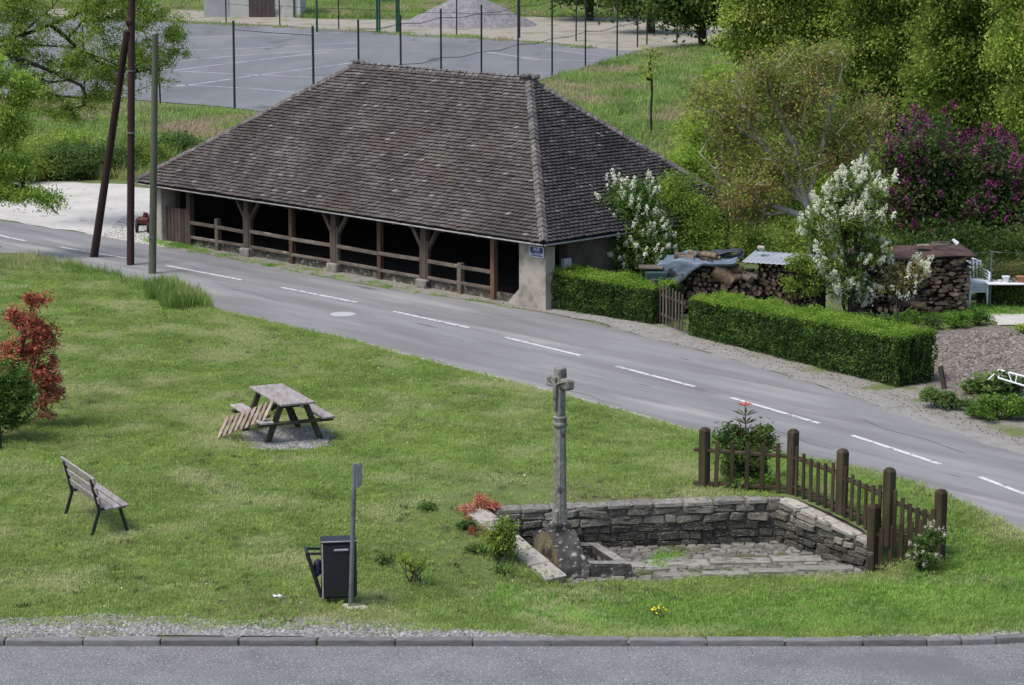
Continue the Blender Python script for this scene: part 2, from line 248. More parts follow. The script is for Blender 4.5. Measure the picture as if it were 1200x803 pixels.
M['lf_bud'] = leafmat('olive_budding_leaves', (.12,.115,.035), (.25,.23,.075), (.26,.17,.085), nscale=1.1)
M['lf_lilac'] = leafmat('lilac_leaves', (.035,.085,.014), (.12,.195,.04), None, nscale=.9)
M['lf_lilac_dark'] = leafmat('dark_lilac_leaves', (.014,.034,.010), (.06,.10,.026), (.075,.07,.035), nscale=1.0)  # darker green leaf colour of the purple lilac
M['lf_white'] = leafmat('white_blossom', (.70,.73,.56), (.86,.87,.75), None, trans=.3, nscale=2)
M['lf_purple'] = leafmat('purple_blossom', (.11,.012,.065), (.27,.045,.17), (.28,.11,.20), trans=.2, nscale=1.2)
M['lf_red'] = leafmat('red_young_leaves', (.26,.05,.035), (.48,.13,.095), (.42,.20,.13), trans=.3, nscale=1.5)
M['lf_photinia'] = leafmat('olive_photinia_leaves', (.03,.05,.018), (.10,.13,.045), (.15,.085,.05), nscale=1.5)
M['lf_left'] = leafmat('light_hanging_leaves', (.13,.22,.03), (.29,.40,.07), None, trans=.4, nscale=1.2)
M['crack'] = pmat('dark_sealed_crack', [(.09,.09,.09),(.14,.14,.14)], scale=3, rough=.9, bump=0, world=True)
M['lf_shrub'] = leafmat('shrub_leaves', (.035,.075,.018), (.13,.20,.05), None, nscale=1.5)
M['lf_box'] = leafmat('box_leaves', (.035,.085,.010), (.115,.20,.025), None, trans=.25, nscale=2.5)
M['lf_yellowgreen'] = leafmat('yellow_green_shoots', (.15,.22,.03), (.30,.37,.06), None, nscale=1.5)
M['dandelion'] = pmat('yellow_dandelion', [(.75,.55,.02),(.85,.68,.03)], scale=5, rough=.8, bump=0)
M['rose_white'] = leafmat('cream_rose_blossom', (.55,.52,.40), (.75,.72,.60), None, trans=.2, nscale=3)
M['bag'] = pmat('crumpled_bin_bag', [(.02,.022,.05),(.05,.055,.10)], scale=8, rough=.4, bump=.8, bscale=12, spec=.5)

# ------------------------------------------------------------------ object helpers
def tag(o, label=None, cat=None, group=None, kind=None):
    if label: o['label'] = label
    if cat: o['category'] = cat
    if group: o['group'] = group
    if kind: o['kind'] = kind
    return o
def empty(name, loc=(0, 0, 0), rz=0.0, label=None, cat=None, group=None, kind=None):
    o = bpy.data.objects.new(name, None); COL.objects.link(o); o.location = loc; o.rotation_euler = (0, 0, rz); o.empty_display_size = .2
    return tag(o, label, cat, group, kind)
def link(name, me, parent=None, loc=None, rot=None, scale=None):
    o = bpy.data.objects.new(name, me); COL.objects.link(o)
    if parent: o.parent = parent
    if loc is not None: o.location = loc
    if rot is not None: o.rotation_euler = rot
    if scale is not None: o.scale = scale
    return o
def copy_tree(o, parent=None):
    c = o.copy(); COL.objects.link(c); c.parent = parent
    for ch in list(o.children): copy_tree(ch, c)
    return c
def npmesh(name, V, Fq, mat=None, mats=None, midx=None, smooth=False):
    """V (n,3) floats, Fq (m,k) ints all faces with k corners"""
    V = np.asarray(V, dtype=np.float32); Fq = np.asarray(Fq, dtype=np.int32)
    me = bpy.data.meshes.new(name); m, k = Fq.shape
    me.vertices.add(len(V)); me.vertices.foreach_set("co", V.ravel())
    me.loops.add(m*k); me.loops.foreach_set("vertex_index", Fq.ravel())
    me.polygons.add(m); me.polygons.foreach_set("loop_start", np.arange(0, m*k, k, dtype=np.int32))
    try: me.polygons.foreach_set("loop_total", np.full(m, k, dtype=np.int32))
    except Exception: pass
    for mt in (mats or ([mat] if mat else [])): me.materials.append(mt)
    if midx is not None: me.polygons.foreach_set("material_index", np.asarray(midx, dtype=np.int32))
    if smooth: me.polygons.foreach_set("use_smooth", np.ones(m, dtype=bool))
    me.update(calc_edges=True); return me

class MB:
    """collects shapes, then builds ONE mesh object"""
    def __init__(s): s.v = []; s.f = []; s.m = []; s.sm = []
    def add(s, vs, fs, mi=0, smooth=False):
        b = len(s.v); s.v += [tuple(v) for v in vs]; s.f += [tuple(b+i for i in f) for f in fs]; s.m += [mi]*len(fs); s.sm += [smooth]*len(fs)
    def box(s, c, size, rot=None, mi=0, bev=0.0, jit=0.0, R=rng):
        hx, hy, hz = [q/2 for q in size]; bev = min(bev, .45*min(size))
        M3 = rot if rot is not None else Matrix.Identity(3); c = Vector(c)
        if bev <= 0:
            vs = [Vector((x*hx, y*hy, z*hz)) for x in (-1, 1) for y in (-1, 1) for z in (-1, 1)]
            fs = [(0,1,3,2),(4,6,7,5),(0,4,5,1),(2,3,7,6),(0,2,6,4),(1,5,7,3)]
        else: vs, fs = cbox_data(hx, hy, hz, bev, jit, R)
        s.add([c+M3 @ v for v in vs], fs, mi)
    def bar(s, a, b, w, d, mi=0, bev=0.0, up=(0, 0, 1)):
        a = Vector(a); b = Vector(b); z = (b-a); L = z.length; z.normalize(); u = Vector(up)
        if abs(z.dot(u)) > .98: u = Vector((0, 1, 0))
        x = u.cross(z).normalized(); y = z.cross(x)
        R3 = Matrix((x, y, z)).transposed(); s.box((a+b)/2, (w, d, L), R3, mi, bev)
    def tube(s, pts, rad, n=8, mi=0, caps=True):
        pts = [Vector(p) for p in pts]; k = len(pts)
        if not hasattr(rad, '__len__'): rad = [rad]*k
        base = []; ref = None
        for i, p in enumerate(pts):
            t = (pts[min(i+1, k-1)]-pts[max(i-1, 0)]).normalized()
            if ref is None: ref = Vector((0, 0, 1)) if abs(t.z) < .9 else Vector((1, 0, 0))
            x = ref-t*ref.dot(t); x.normalize(); y = t.cross(x); ref = x
            base.append([p+(x*cos(2*pi*j/n)+y*sin(2*pi*j/n))*rad[i] for j in range(n)])
        vs = [v for r in base for v in r]; fs = []
        for i in range(k-1):
            for j in range(n): fs.append((i*n+j, i*n+(j+1) % n, (i+1)*n+(j+1) % n, (i+1)*n+j))
        s.add(vs, fs, mi, True)
        if caps: s.add([*base[0]], [tuple(reversed(range(n)))], mi); s.add([*base[-1]], [tuple(range(n))], mi)
    def prism(s, poly, z0, z1, mi=0):
        n = len(poly); z0 = z0 if hasattr(z0, '__len__') else [z0]*n; z1 = z1 if hasattr(z1, '__len__') else [z1]*n
        vs = [(p[0], p[1], z0[i]) for i, p in enumerate(poly)]+[(p[0], p[1], z1[i]) for i, p in enumerate(poly)]
        fs = [tuple(range(n, 2*n)), tuple(reversed(range(n)))]+[(i, (i+1) % n, n+(i+1) % n, n+i) for i in range(n)]
        s.add(vs, fs, mi)
    def build(s, name, mats, parent=None, world=True, tagkw=None, bevel=0):
        if not isinstance(mats, (list, tuple)): mats = [mats]
        off = Vector((0, 0, 0))
        if parent and world:
            p = parent
            while p: off += p.location; p = p.parent
        vs = [Vector(v)-off for v in s.v] if off.length else s.v
        o0 = None
        if parent is None and vs:   # own origin at the base centre
            a = np.array([tuple(v) for v in vs]); o0 = Vector(((a[:, 0].min()+a[:, 0].max())/2, (a[:, 1].min()+a[:, 1].max())/2, a[:, 2].min())); vs = [Vector(v)-o0 for v in vs]
        me = bpy.data.meshes.new(name); me.from_pydata([tuple(v) for v in vs], [], s.f)
        for m in mats: me.materials.append(m)
        me.polygons.foreach_set("material_index", s.m); me.polygons.foreach_set("use_smooth", s.sm); me.update()
        o = link(name, me, parent, o0)
        if bevel:
            bm_ = o.modifiers.new('bevel', 'BEVEL'); bm_.width = bevel; bm_.segments = 1
        return tag(o, **tagkw) if tagkw else o
def cbox_data(hx, hy, hz, b, jit=0.0, R=rng):
    vs = []; idx = {}
    for sx in (-1, 1):
        for sy in (-1, 1):
            for sz in (-1, 1):
                j = Vector((R.uniform(-jit, jit), R.uniform(-jit, jit), R.uniform(-jit, jit)))
                for ax in range(3):
                    v = Vector((sx*(hx-b), sy*(hy-b), sz*(hz-b))); v[ax] = (sx, sy, sz)[ax]*(hx, hy, hz)[ax]
                    idx[(sx, sy, sz, ax)] = len(vs); vs.append(v+j)
    fs = []
    def orient(f):
        c = sum((vs[i] for i in f), Vector())/len(f); n = (vs[f[1]]-vs[f[0]]).cross(vs[f[2]]-vs[f[0]])
        return f if n.dot(c) > 0 else tuple(reversed(f))
    for ax in range(3):
        o1, o2 = [a for a in range(3) if a != ax]
        for s in (-1, 1):
            ring = []
            for a, b2 in ((-1, -1), (1, -1), (1, 1), (-1, 1)):
                k = [0, 0, 0]; k[ax] = s; k[o1] = a; k[o2] = b2; ring.append(idx[(*k, ax)])
            fs.append(orient(tuple(ring)))
        for a in (-1, 1):
            for b2 in (-1, 1):
                k0 = [0, 0, 0]; k0[o1] = a; k0[o2] = b2; k1 = list(k0); k0[ax] = -1; k1[ax] = 1
                fs.append(orient((idx[(*k0, o1)], idx[(*k1, o1)], idx[(*k1, o2)], idx[(*k0, o2)])))
    for sx in (-1, 1):
        for sy in (-1, 1):
            for sz in (-1, 1): fs.append(orient(tuple(idx[(sx, sy, sz, a)] for a in range(3))))
    return vs, fs
def stone_meshes(name, mat, n, bev=.12, jit=.05):
    out = []
    for i in range(n):
        vs, fs = cbox_data(.5, .5, .5, bev, jit); me = bpy.data.meshes.new(name); me.from_pydata([tuple(v) for v in vs], [], fs); me.materials.append(mat); me.update(); out.append(me)
    return out
def pip(x, y, poly):
    c = False; n = len(poly); j = n-1
    for i in range(n):
        xi, yi = poly[i][0], poly[i][1]; xj, yj = poly[j][0], poly[j][1]
        if (yi > y) != (yj > y) and x < (xj-xi)*(y-yi)/(yj-yi)+xi: c = not c
        j = i
    return c
def drape(name, poly, mat, cell=.15, lift=.012, rag=0.0, hf=h, kind='structure', parent=None, dens=None, holes=(), crop=None):
    """a sheet over the ground inside poly (world xy), with a ragged edge"""
    xs = [p[0] for p in poly]; ys = [p[1] for p in poly]
    x0, x1, y0, y1 = min(xs), max(xs), min(ys), max(ys)
    nx = int((x1-x0)/cell)+2; ny = int((y1-y0)/cell)+2
    V = []; ids = {}; Fq = []; D = []
    def vid(i, j):
        if (i, j) not in ids:
            x = x0+i*cell; y = y0+j*cell; ids[(i, j)] = len(V); V.append((x, y, hf(x, y)+lift))
            if dens: D.append(dens(x, y))
        return ids[(i, j)]
    for i in range(nx):
        for j in range(ny):
            cx_ = x0+(i+.5)*cell; cy_ = y0+(j+.5)*cell
            qx = cx_+rag*mnoise.noise((cx_*1.3, cy_*1.3, 3)); qy = cy_+rag*mnoise.noise((cx_*1.3, cy_*1.3, 9))
            if pip(qx, qy, poly) and not any(pip(cx_, cy_, q) for q in holes): Fq.append((vid(i, j), vid(i+1, j), vid(i+1, j+1), vid(i, j+1)))
    me = npmesh(name, V, Fq, mat)
    if dens:
        a = me.attributes.new('dens', 'FLOAT', 'POINT'); a.data.foreach_set('value', np.array(D, dtype=np.float32))
    o = link(name, me, parent); 
    if kind: o['kind'] = kind
    return o
def sheet(name, poly, mat, z=.01, step=.35, jit=.12, kind='structure', parent=None):
    """flat sheet with a wandering natural outline"""
    P = [Vector((p[0], p[1], 0)) for p in poly]; out = []
    for i in range(len(P)):
        a, b = P[i], P[(i+1) % len(P)]; n = max(1, int((b-a).length/step)); nn = (b-a).normalized(); nn = Vector((-nn.y, nn.x, 0))
        for k in range(n):
            q = a+(b-a)*k/n; w = mnoise.noise((q.x*.9/step*.35, q.y*.9/step*.35, 2))+.6*mnoise.noise((q.x*3/step*.35, q.y*3/step*.35, 7)); q = q+nn*w*jit*2
            out.append((q.x, q.y, z))
    me = bpy.data.meshes.new(name); me.from_pydata(out, [], [tuple(range(len(out)))]); me.materials.append(mat)
    if me.polygons[0].normal.z < 0: me.flip_normals()
    me.update(); o = link(name, me, parent)
    if kind: o['kind'] = kind
    return o
def ribbon(name, A, B, mat, z=.012, cross=6, step=1.0, kind='structure', parent=None, hf=None):
    """strip between two polylines"""
    def res(P, n):
        P = [Vector((p[0], p[1], 0)) for p in P]; L = [0]
        for i in range(1, len(P)): L.append(L[-1]+(P[i]-P[i-1]).length)
        t = np.linspace(0, L[-1], n); return np.stack([np.interp(t, L, [p.x for p in P]), np.interp(t, L, [p.y for p in P])], 1)
    n = max(4, int(sum((Vector(A[i+1][:2])-Vector(A[i][:2])).length for i in range(len(A)-1))/step))
    a = res(A, n); b = res(B, n); V = []; Fq = []
    for i in range(n):
        for j in range(cross+1):
            p = a[i]+(b[i]-a[i])*j/cross; V.append((p[0], p[1], (hf(p[0], p[1]) if hf else 0)+z))
    for i in range(n-1):
        for j in range(cross):
            k = i*(cross+1)+j; Fq.append((k, k+1, k+cross+2, k+cross+1))
    o = link(name, npmesh(name, V, Fq, mat, smooth=True), parent)
    if kind: o['kind'] = kind
    return o

# leaves ------------------------------------------------------------
def leaf_arrays(C, size, aspect=.55, up=.0, var=.35, D=None):
    n = len(C); N_ = NR.normal(size=(n, 3)); N_[:, 2] += up; N_ /= np.linalg.norm(N_, axis=1)[:, None]
    T = NR.normal(size=(n, 3)) if D is None else D+NR.normal(size=(n, 3))*.35
    T -= (T*N_).sum(1)[:, None]*N_; T /= np.linalg.norm(T, axis=1)[:, None]+1e-9; B = np.cross(N_, T)
    s = size*(1+NR.uniform(-var, var, n))[:, None]
    fold = N_*s*.12
    V = np.stack([C-T*s*.5, C+B*s*aspect*.5+fold, C+T*s*.5, C-B*s*aspect*.5+fold], 1).reshape(-1, 3)
    F_ = np.arange(4*n).reshape(n, 4); return V, F_
def leaf_obj(name, C, size, mat, parent=None, off=None, kind=None, **kw):
    C = np.asarray(C, dtype=float)
    if off is not None: C = C-np.array(off)
    V, F_ = leaf_arrays(C, size, **kw); o = link(name, npmesh(name, V, F_, mat), parent)
    if kind: o['kind'] = kind
    return o
def wpos(o):
    v = Vector((0, 0, 0))
    while o: v += o.location; o = o.parent
    return v
def blobs_sample(blobs, n, shell=.45):
    vol = np.array([b[3]*b[4]*b[5] for b in blobs]) ** .8; vol /= vol.sum(); ch = NR.choice(len(blobs), n, p=vol)
    d = NR.normal(size=(n, 3)); d /= np.linalg.norm(d, axis=1)[:, None]; r = NR.random(n) ** shell
    B = np.array([b[:6] for b in blobs])[ch]; return B[:, :3]+d*B[:, 3:6]*r[:, None]
def skeleton(trunks, centers, rtip, rmax, jit=.12):
    centers = np.atleast_2d(centers)
    """connect clump centres to the trunk; returns nodes, parents, radii"""
    nodes = []; par = []
    for tr in trunks:
        prev = -1
        for k in range(len(tr)-1):
            a = Vector(tr[k]); b = Vector(tr[k+1]); n = max(1, int((b-a).length/.5))
            for i in range(n):
                nodes.append(a+(b-a)*i/n+Vector((rng.uniform(-1, 1), rng.uniform(-1, 1), 0))*.04*(1 if (k or i) else 0)); par.append(prev); prev = len(nodes)-1
        nodes.append(Vector(tr[-1])); par.append(prev)
    P = np.array([tuple(v) for v in nodes]); nt = len(nodes)
    d0 = [np.min(np.linalg.norm(P-c, axis=1)) for c in centers]; order = np.argsort(d0)
    arr = [p for p in P]; tips = []
    for ci in order:
        c = centers[ci]; A = np.array(arr); dv = np.linalg.norm(A-c, axis=1)+np.maximum(0, A[:, 2]-c[2]+.1)*1.6; k = int(np.argmin(dv))
        a = Vector(arr[k]); b = Vector(c); L = (b-a).length; n = max(1, min(5, int(L/.55))); prev = k
        for i in range(1, n+1):
            t = i/n; q = a+(b-a)*t
            if i < n: q += Vector((rng.uniform(-1, 1), rng.uniform(-1, 1), rng.uniform(-.3, 1)))*jit*L*.5
            arr.append(np.array(tuple(q))); par.append(prev); prev = len(arr)-1
        tips.append(prev)
    w = np.zeros(len(arr)); 
    for t in tips: w[t] += 1
    for i in range(len(arr)-1, -1, -1):
        if par[i] >= 0: w[par[i]] += w[i]
    r = np.minimum(rmax, rtip*np.maximum(w, 1) ** .52)
    return np.array(arr), par, r, nt
def skel_mesh(name, P, par, r, mat, parent, n=5, off=None, sel=None):
    off = np.array(off if off is not None else (0, 0, 0)); V = []; F_ = []
    for i, p in enumerate(par):
        if p < 0 or (sel and not sel(i)): continue
        a = P[p]-off; b = P[i]-off; t = b-a; L = np.linalg.norm(t)
        if L < 1e-6: continue
        t /= L; u = np.array([0, 0, 1.]) if abs(t[2]) < .9 else np.array([1., 0, 0]); x = np.cross(u, t); x /= np.linalg.norm(x); y = np.cross(t, x); k = len(V)
        r0 = min(r[p], r[i]*1.5); b2 = b+t*r[i]*.3
        for c_, rr in ((a, r0), (b2, r[i])):
            for j in range(n): V.append(c_+(x*cos(2*pi*j/n)+y*sin(2*pi*j/n))*rr)
        for j in range(n): F_.append((k+j, k+(j+1) % n, k+n+(j+1) % n, k+n+j))
    o = link(name, npmesh(name, V, F_, mat, smooth=True), parent); o['kind'] = 'stuff'; return o
def tree(name, label, cat, base, trunks, blobs, ncl, nlf, lsize, clr, lmat, bmat, rtip=.012, rmax=.2, group=None, shell=.45, up=.3, flat=.7, flower=None, crownname='crown', centers=None, mats2=None, jit=.12, aspect=.55):
    base = Vector(base); root = empty(name, base, 0, label, cat, group)
    C = blobs_sample(blobs, ncl, shell) if centers is None else centers
    C2 = C[C[:, 2] > base.z+.12]; C = C2 if len(C2) > 5 else np.column_stack([C[:, 0], C[:, 1], np.maximum(C[:, 2], base.z+.04)])
    P, par, r, nt = skeleton(trunks, C, rtip, rmax, jit)
    skel_mesh('trunk', P, par, r, bmat, root, off=base, sel=lambda i: i < nt)
    skel_mesh('branches', P, par, r, bmat, root, off=base, n=4, sel=lambda i: i >= nt)
    k = np.repeat(np.arange(len(C)), nlf); sz = NR.uniform(.55, 1.25, len(C))[k][:, None]
    off = NR.normal(size=(len(k), 3))*np.array([clr, clr, clr*flat])*sz
    L = C[k]+off; L = L[L[:, 2] > base.z+.05]
    if mats2:
        msk = NR.random(len(L)) < mats2[1]; leaf_obj(crownname, L[~msk], lsize, lmat, root, base, up=up, aspect=aspect, kind='stuff'); leaf_obj(mats2[2], L[msk], lsize, mats2[0], root, base, up=up, aspect=aspect, kind='stuff')
    else: leaf_obj(crownname, L, lsize, lmat, root, base, up=up, aspect=aspect, kind='stuff')
    if flower: panicles(flower, C, root, base, clr)
    return root
def panicles(fl, C, root, base, clr, name='blossom'):
    """upright blossom spikes near the outside of the crown: fl=(mat, count, height, filter)"""
    mat, cnt, hh, filt = fl; ctr = C.mean(0)
    cand = C+NR.normal(size=C.shape)*clr*.3
    if filt: cand = np.array([c for c in cand if filt(c)])
    if not len(cand): return
    idx = NR.choice(len(cand), cnt); P = cand[idx]+NR.normal(size=(cnt, 3))*clr*.55; d = P-ctr; d /= np.linalg.norm(d, axis=1)[:, None]+1e-6; P = P+d*clr*1.3
    ax = d*.6+np.array([0, 0, .9]); ax /= np.linalg.norm(ax, axis=1)[:, None]; n = 42
    hsz = hh*NR.uniform(.6, 1.2, cnt); t = NR.random((cnt, n)); rad = (1-t)*.30*hsz[:, None]+.01
    Q = P[:, None, :]+ax[:, None, :]*(t*hsz[:, None])[:, :, None]+NR.normal(size=(cnt, n, 3))*rad[:, :, None]*.75
    leaf_obj(name, Q.reshape(-1, 3), hh*.27, mat, root, base, aspect=.8, kind='stuff')

# scatter -----------------------------------------------------------
def tuft_mesh(name, n, rad, hgt, w, lean, mat, seg=2):
    V = []; F_ = []
    for i in range(n):
        a = rng.uniform(0, 2*pi); r = rad*sqrt(rng.random()); x, y = r*cos(a), r*sin(a); d = rng.uniform(0, 2*pi); L = hgt*rng.uniform(.5, 1.15); ln = lean*rng.uniform(.3, 1.3); ww = w*rng.uniform(.7, 1.2)
        px, py = -sin(d)*ww/2, cos(d)*ww/2; k = len(V)
        m_ = Vector((x+cos(d)*ln*L*.35, y+sin(d)*ln*L*.35, L*.6)); t_ = Vector((x+cos(d)*ln*L, y+sin(d)*ln*L, L*(1-.25*ln)))
        V += [(x-px, y-py, -.01), (x+px, y+py, -.01), (m_.x+px*.8, m_.y+py*.8, m_.z), (m_.x-px*.8, m_.y-py*.8, m_.z), (t_.x+px*.15, t_.y+py*.15, t_.z), (t_.x-px*.15, t_.y-py*.15, t_.z)]
        F_ += [(k, k+1, k+2, k+3), (k+3, k+2, k+4, k+5)]
    me = npmesh(name, V, F_, mat); return bpy.data.objects.new(name, me)
def pebble_obj(name, mat, rough=.25):
    vs, fs = cbox_data(.5, .5, .35, .16, .09); me = bpy.data.meshes.new(name); me.from_pydata([tuple(v) for v in vs], [], fs); me.materials.append(mat); me.update(); return bpy.data.objects.new(name, me)
def scatter(host, inst, density, smin, smax, seed=1, tilt=.15, usedens=False):
    """host: patch mesh object, becomes scattered copies of inst"""
    ng = bpy.data.node_groups.new('scatter', 'GeometryNodeTree')
    ng.interface.new_socket('Geometry', in_out='INPUT', socket_type='NodeSocketGeometry'); ng.interface.new_socket('Geometry', in_out='OUTPUT', socket_type='NodeSocketGeometry')
    N = ng.nodes.new; L = ng.links.new; gi = N('NodeGroupInput'); go = N('NodeGroupOutput'); dp = N('GeometryNodeDistributePointsOnFaces'); dp.inputs['Seed'].default_value = seed
    L(gi.outputs[0], dp.inputs['Mesh']); dp.inputs['Density'].default_value = density
    if usedens:
        na = N('GeometryNodeInputNamedAttribute'); na.data_type = 'FLOAT'; na.inputs['Name'].default_value = 'dens'; mm = N('ShaderNodeMath'); mm.operation = 'MULTIPLY'; mm.inputs[1].default_value = density
        L(na.outputs['Attribute'], mm.inputs[0]); L(mm.outputs[0], dp.inputs['Density'])
    io = N('GeometryNodeInstanceOnPoints'); oi = N('GeometryNodeObjectInfo'); oi.inputs['Object'].default_value = inst; oi.inputs['As Instance'].default_value = True
    L(dp.outputs['Points'], io.inputs['Points']); L(oi.outputs['Geometry'], io.inputs['Instance'])
    rv = N('FunctionNodeRandomValue'); rv.data_type = 'FLOAT_VECTOR'; rv.inputs[0].default_value = (-tilt, -tilt, 0); rv.inputs[1].default_value = (tilt, tilt, 6.283); rv.inputs['Seed'].default_value = seed+5
    L(rv.outputs[0], io.inputs['Rotation'])
    rs = N('FunctionNodeRandomValue'); rs.data_type = 'FLOAT'; rs.inputs[2].default_value = smin; rs.inputs[3].default_value = smax; rs.inputs['Seed'].default_value = seed+9
    L(rs.outputs[1], io.inputs['Scale']); L(io.outputs[0], go.inputs[0])
    md = host.modifiers.new('scatter', 'NODES'); md.node_group = ng; host['kind'] = 'stuff'; return host

# ================================================================== THE SETTING
W3 = Vector
def floorpt(px, py, z): return onz(px, py, z)
PIT = [(FBL.x-.02, FBL.y+.02), (FBR.x+.02, FBR.y+.02), (FR.x+.03, FR.y), (FL.x-.05, FL.y)]

# ground sheet, dense where it is near, reaching the horizon
xs = sorted(set([-900, -500, -300, -180, -120, -80, -60, -45, -35, -28, -24, -20]+[round(-18+.3*i, 3) for i in range(121)]+[20, 24, 28, 35, 45, 60, 80, 120, 180, 300, 500, 900]))
ys = sorted(set([-200, -80, -30, 0, 12, 20, 24, 27]+[round(28+.25*i, 3) for i in range(130)]+[61+1.5*i for i in range(16)]+[90, 100, 115, 130, 150, 175, 200, 250, 320, 450, 700, 1200, 2000]))
V = []; nxs = len(xs); ins_ = []
PO = [(FBL.x-.12, FBL.y+.14), (FBR.x+.16, FBR.y+.14), (FR.x+.16, FR.y-.03), (FL.x-.16, FL.y-.03)]
def to_edge(x, y):
    best = None
    for i in range(4):
        a = Vector(PO[i]); b = Vector(PO[(i+1) % 4]); t = max(0, min(1, (Vector((x, y))-a).dot(b-a)/(b-a).length_squared)); q = a+(b-a)*t; d = (q-Vector((x, y))).length
        if best is None or d < best[0]: best = (d, q)
    return best
for y in ys:
    for x in xs:
        inn = pip(x, y, PO); q = (x, y)
        if inn or (abs(x) < 9 and 33 < y < 40 and to_edge(x, y)[0] < .1): q = tuple(to_edge(x, y)[1])
        V.append((q[0], q[1], h(*q))); ins_.append(inn)
Vn = V; Fq = []
for j in range(len(ys)-1):
    for i in range(nxs-1):
        q = (j*nxs+i, j*nxs+i+1, (j+1)*nxs+i+1, (j+1)*nxs+i)
        if any(ins_[k] for k in q):
            c = sum((Vector(V[k]) for k in q), Vector())/4
            if pip(c.x, c.y, PO): continue
        Fq.append(q)
ground = link('ground', npmesh('ground', Vn, Fq, M['soil'], smooth=True)); ground['kind'] = 'structure'

# main road with its markings
road = ribbon('road', near_w, far_w, M['asphalt'], z=.012, cross=8, step=1.5)
dashes = [[(-40,262),(0,277),(30,283)], [(70,290),(147,303)], [(195,312),(285,329)], [(330,337.5),(418,355)], [(461,365.5),(550,385)], [(592,396),(680,417.5)], [(722,430),(814,454)], [(857,467),(960,497)], [(998,511),(1102,545)], [(1148,560),(1262,603)]]
for dsh in dashes:
    P = [onz(*p) for p in dsh]; d = (P[-1]-P[0]).normalized(); nrm = Vector((-d.y, d.x, 0))*.055
    o = ribbon('road_dash', [p-nrm for p in P], [p+nrm for p in P], M['white_paint'], z=.017, cross=1, step=.7, kind=None, parent=road)
# pale worn concrete edging along the lawn side
edge = empty('road_edging', (0, 0, 0), kind='structure')
E0 = [p for p in near_w]
es = stone_meshes('edging_stone', M['edging'], 4, .06, .015)
def along(P, step):
    P = [Vector((p[0], p[1], 0)) for p in P]; out = []; L = 0; k = 0; a = P[0]
    for i in range(len(P)-1):
        seg = (P[i+1]-P[i]); n = seg.length; t = L
        while t < n: out.append((P[i]+seg*(t/n), seg.normalized())); t += step
        L = t-n
    return out
for p, d in along(E0, .98):
    if -7 < p.x < 9.2: link('edging_stone', rng.choice(es), edge, (p.x-d.y*.05, p.y+d.x*.05, .012+rng.uniform(-.006, .006)), (0, 0, atan2(d.y, d.x)), (.96, .20, .045))
rimp = [(x, road_y(x)-.0) for x in np.arange(-4.6, 9.0, .3)]+[(x, road_y(x)-.6) for x in np.arange(8.9, -4.7, -.3)]
drape('sandy_rim', rimp, M['dust'], cell=.1, lift=.012, rag=.25)
for pts in ([(396,399),(404,401),(412,401),(424,405),(436,406),(452,411)], [(470,414),(490,418),(512,423),(530,429)], [(640,452),(662,458),(690,464),(706,471),(730,476)], [(900,503),(930,512),(946,520),(975,527)], [(250,331),(280,341),(300,345),(330,355)], [(1010,492),(1040,505),(1080,514),(1130,532)]):
    P = [onz(*p) for p in pts]; d = (P[-1]-P[0]).normalized(); nn_ = Vector((-d.y, d.x, 0)); ribbon('road_crack', [p-nn_*rng.uniform(.005, .016) for p in P], [p+nn_*rng.uniform(.005, .016) for p in P], M['crack'], z=.0165, cross=1, step=.25, kind=None, parent=road)
# gritty verge between road and shed, gravel yard on the left, garden-side verge
def px_poly(pts, z=0): return [tuple(onz(x, y, z)[:2]) for x, y in pts]
fl = lambda x, y: 0.0
sheet('verge', px_poly([(150,279),(185,288),(245,298),(340,317),(450,338),(560,353),(635,366),(700,379),(760,396),(800,405),(900,433),(1000,465),(1100,498),(1200,530),(1330,575),(1330,520),(1200,490),(1140,470),(1100,432),(1050,436),(960,418),(800,388),(760,376),(660,352),(600,340),(450,318),(340,298),(200,270)]), M['verge'], z=.006)
sheet('gravel_yard', px_poly([(-600,182),(-200,226),(0,258),(100,273),(190,290),(240,280),(215,250),(190,226),(150,217),(60,213),(-60,212),(-300,200),(-500,180)]), M['gravel'], z=.009, step=.6, jit=.3)
sheet('gravel_apron', px_poly([(640,366),(700,379),(760,396),(810,408),(960,452),(1100,501),(1200,535),(1300,570),(1300,556),(1180,518),(1080,484),(960,442),(870,414),(800,396),(765,381),(700,366),(650,360)]), M['dust'], z=.014, step=.25, jit=.12)
# near road, kerb and gravel strip
def zr(x, y): return (.84-.075)*(1-sm(9, 14, x))
A = [(x, kerb_y(x)) for x in np.arange(-60, 13, .5)]; B = [(x, 12) for x in np.arange(-60, 13, .5)]
near = ribbon('near_road', A, B, M['asphalt_near'], z=0.03, cross=20, step=.6, hf=zr)
kerb = empty('kerb', (0, KY, .8), kind='structure'); ks = stone_meshes('kerb_stone', M['kerbstone'], 6, .05, .012)
x = -9.5; 
while x < 9.5:
    L = 1.0 if x < 3.6 else (.82 if x < 5.0 else .45)
    a = Vector((x, kerb_y(x)+.09, 0)); b = Vector((x+L, kerb_y(x+L)+.09, 0)); d = (b-a).normalized(); c = (a+b)/2
    top = h(c.x, KY+.1)+.035 if c.x < 9 else .7
    link('kerb_stone', rng.choice(ks), kerb, (c.x, c.y-KY, .842-.8-.082+rng.uniform(-.006, .006)), (rng.uniform(-.01, .01), rng.uniform(-.008, .008), atan2(d.y, d.x)+rng.uniform(-.008, .008)), ((b-a).length-.022, .14, .22)); x = b.x
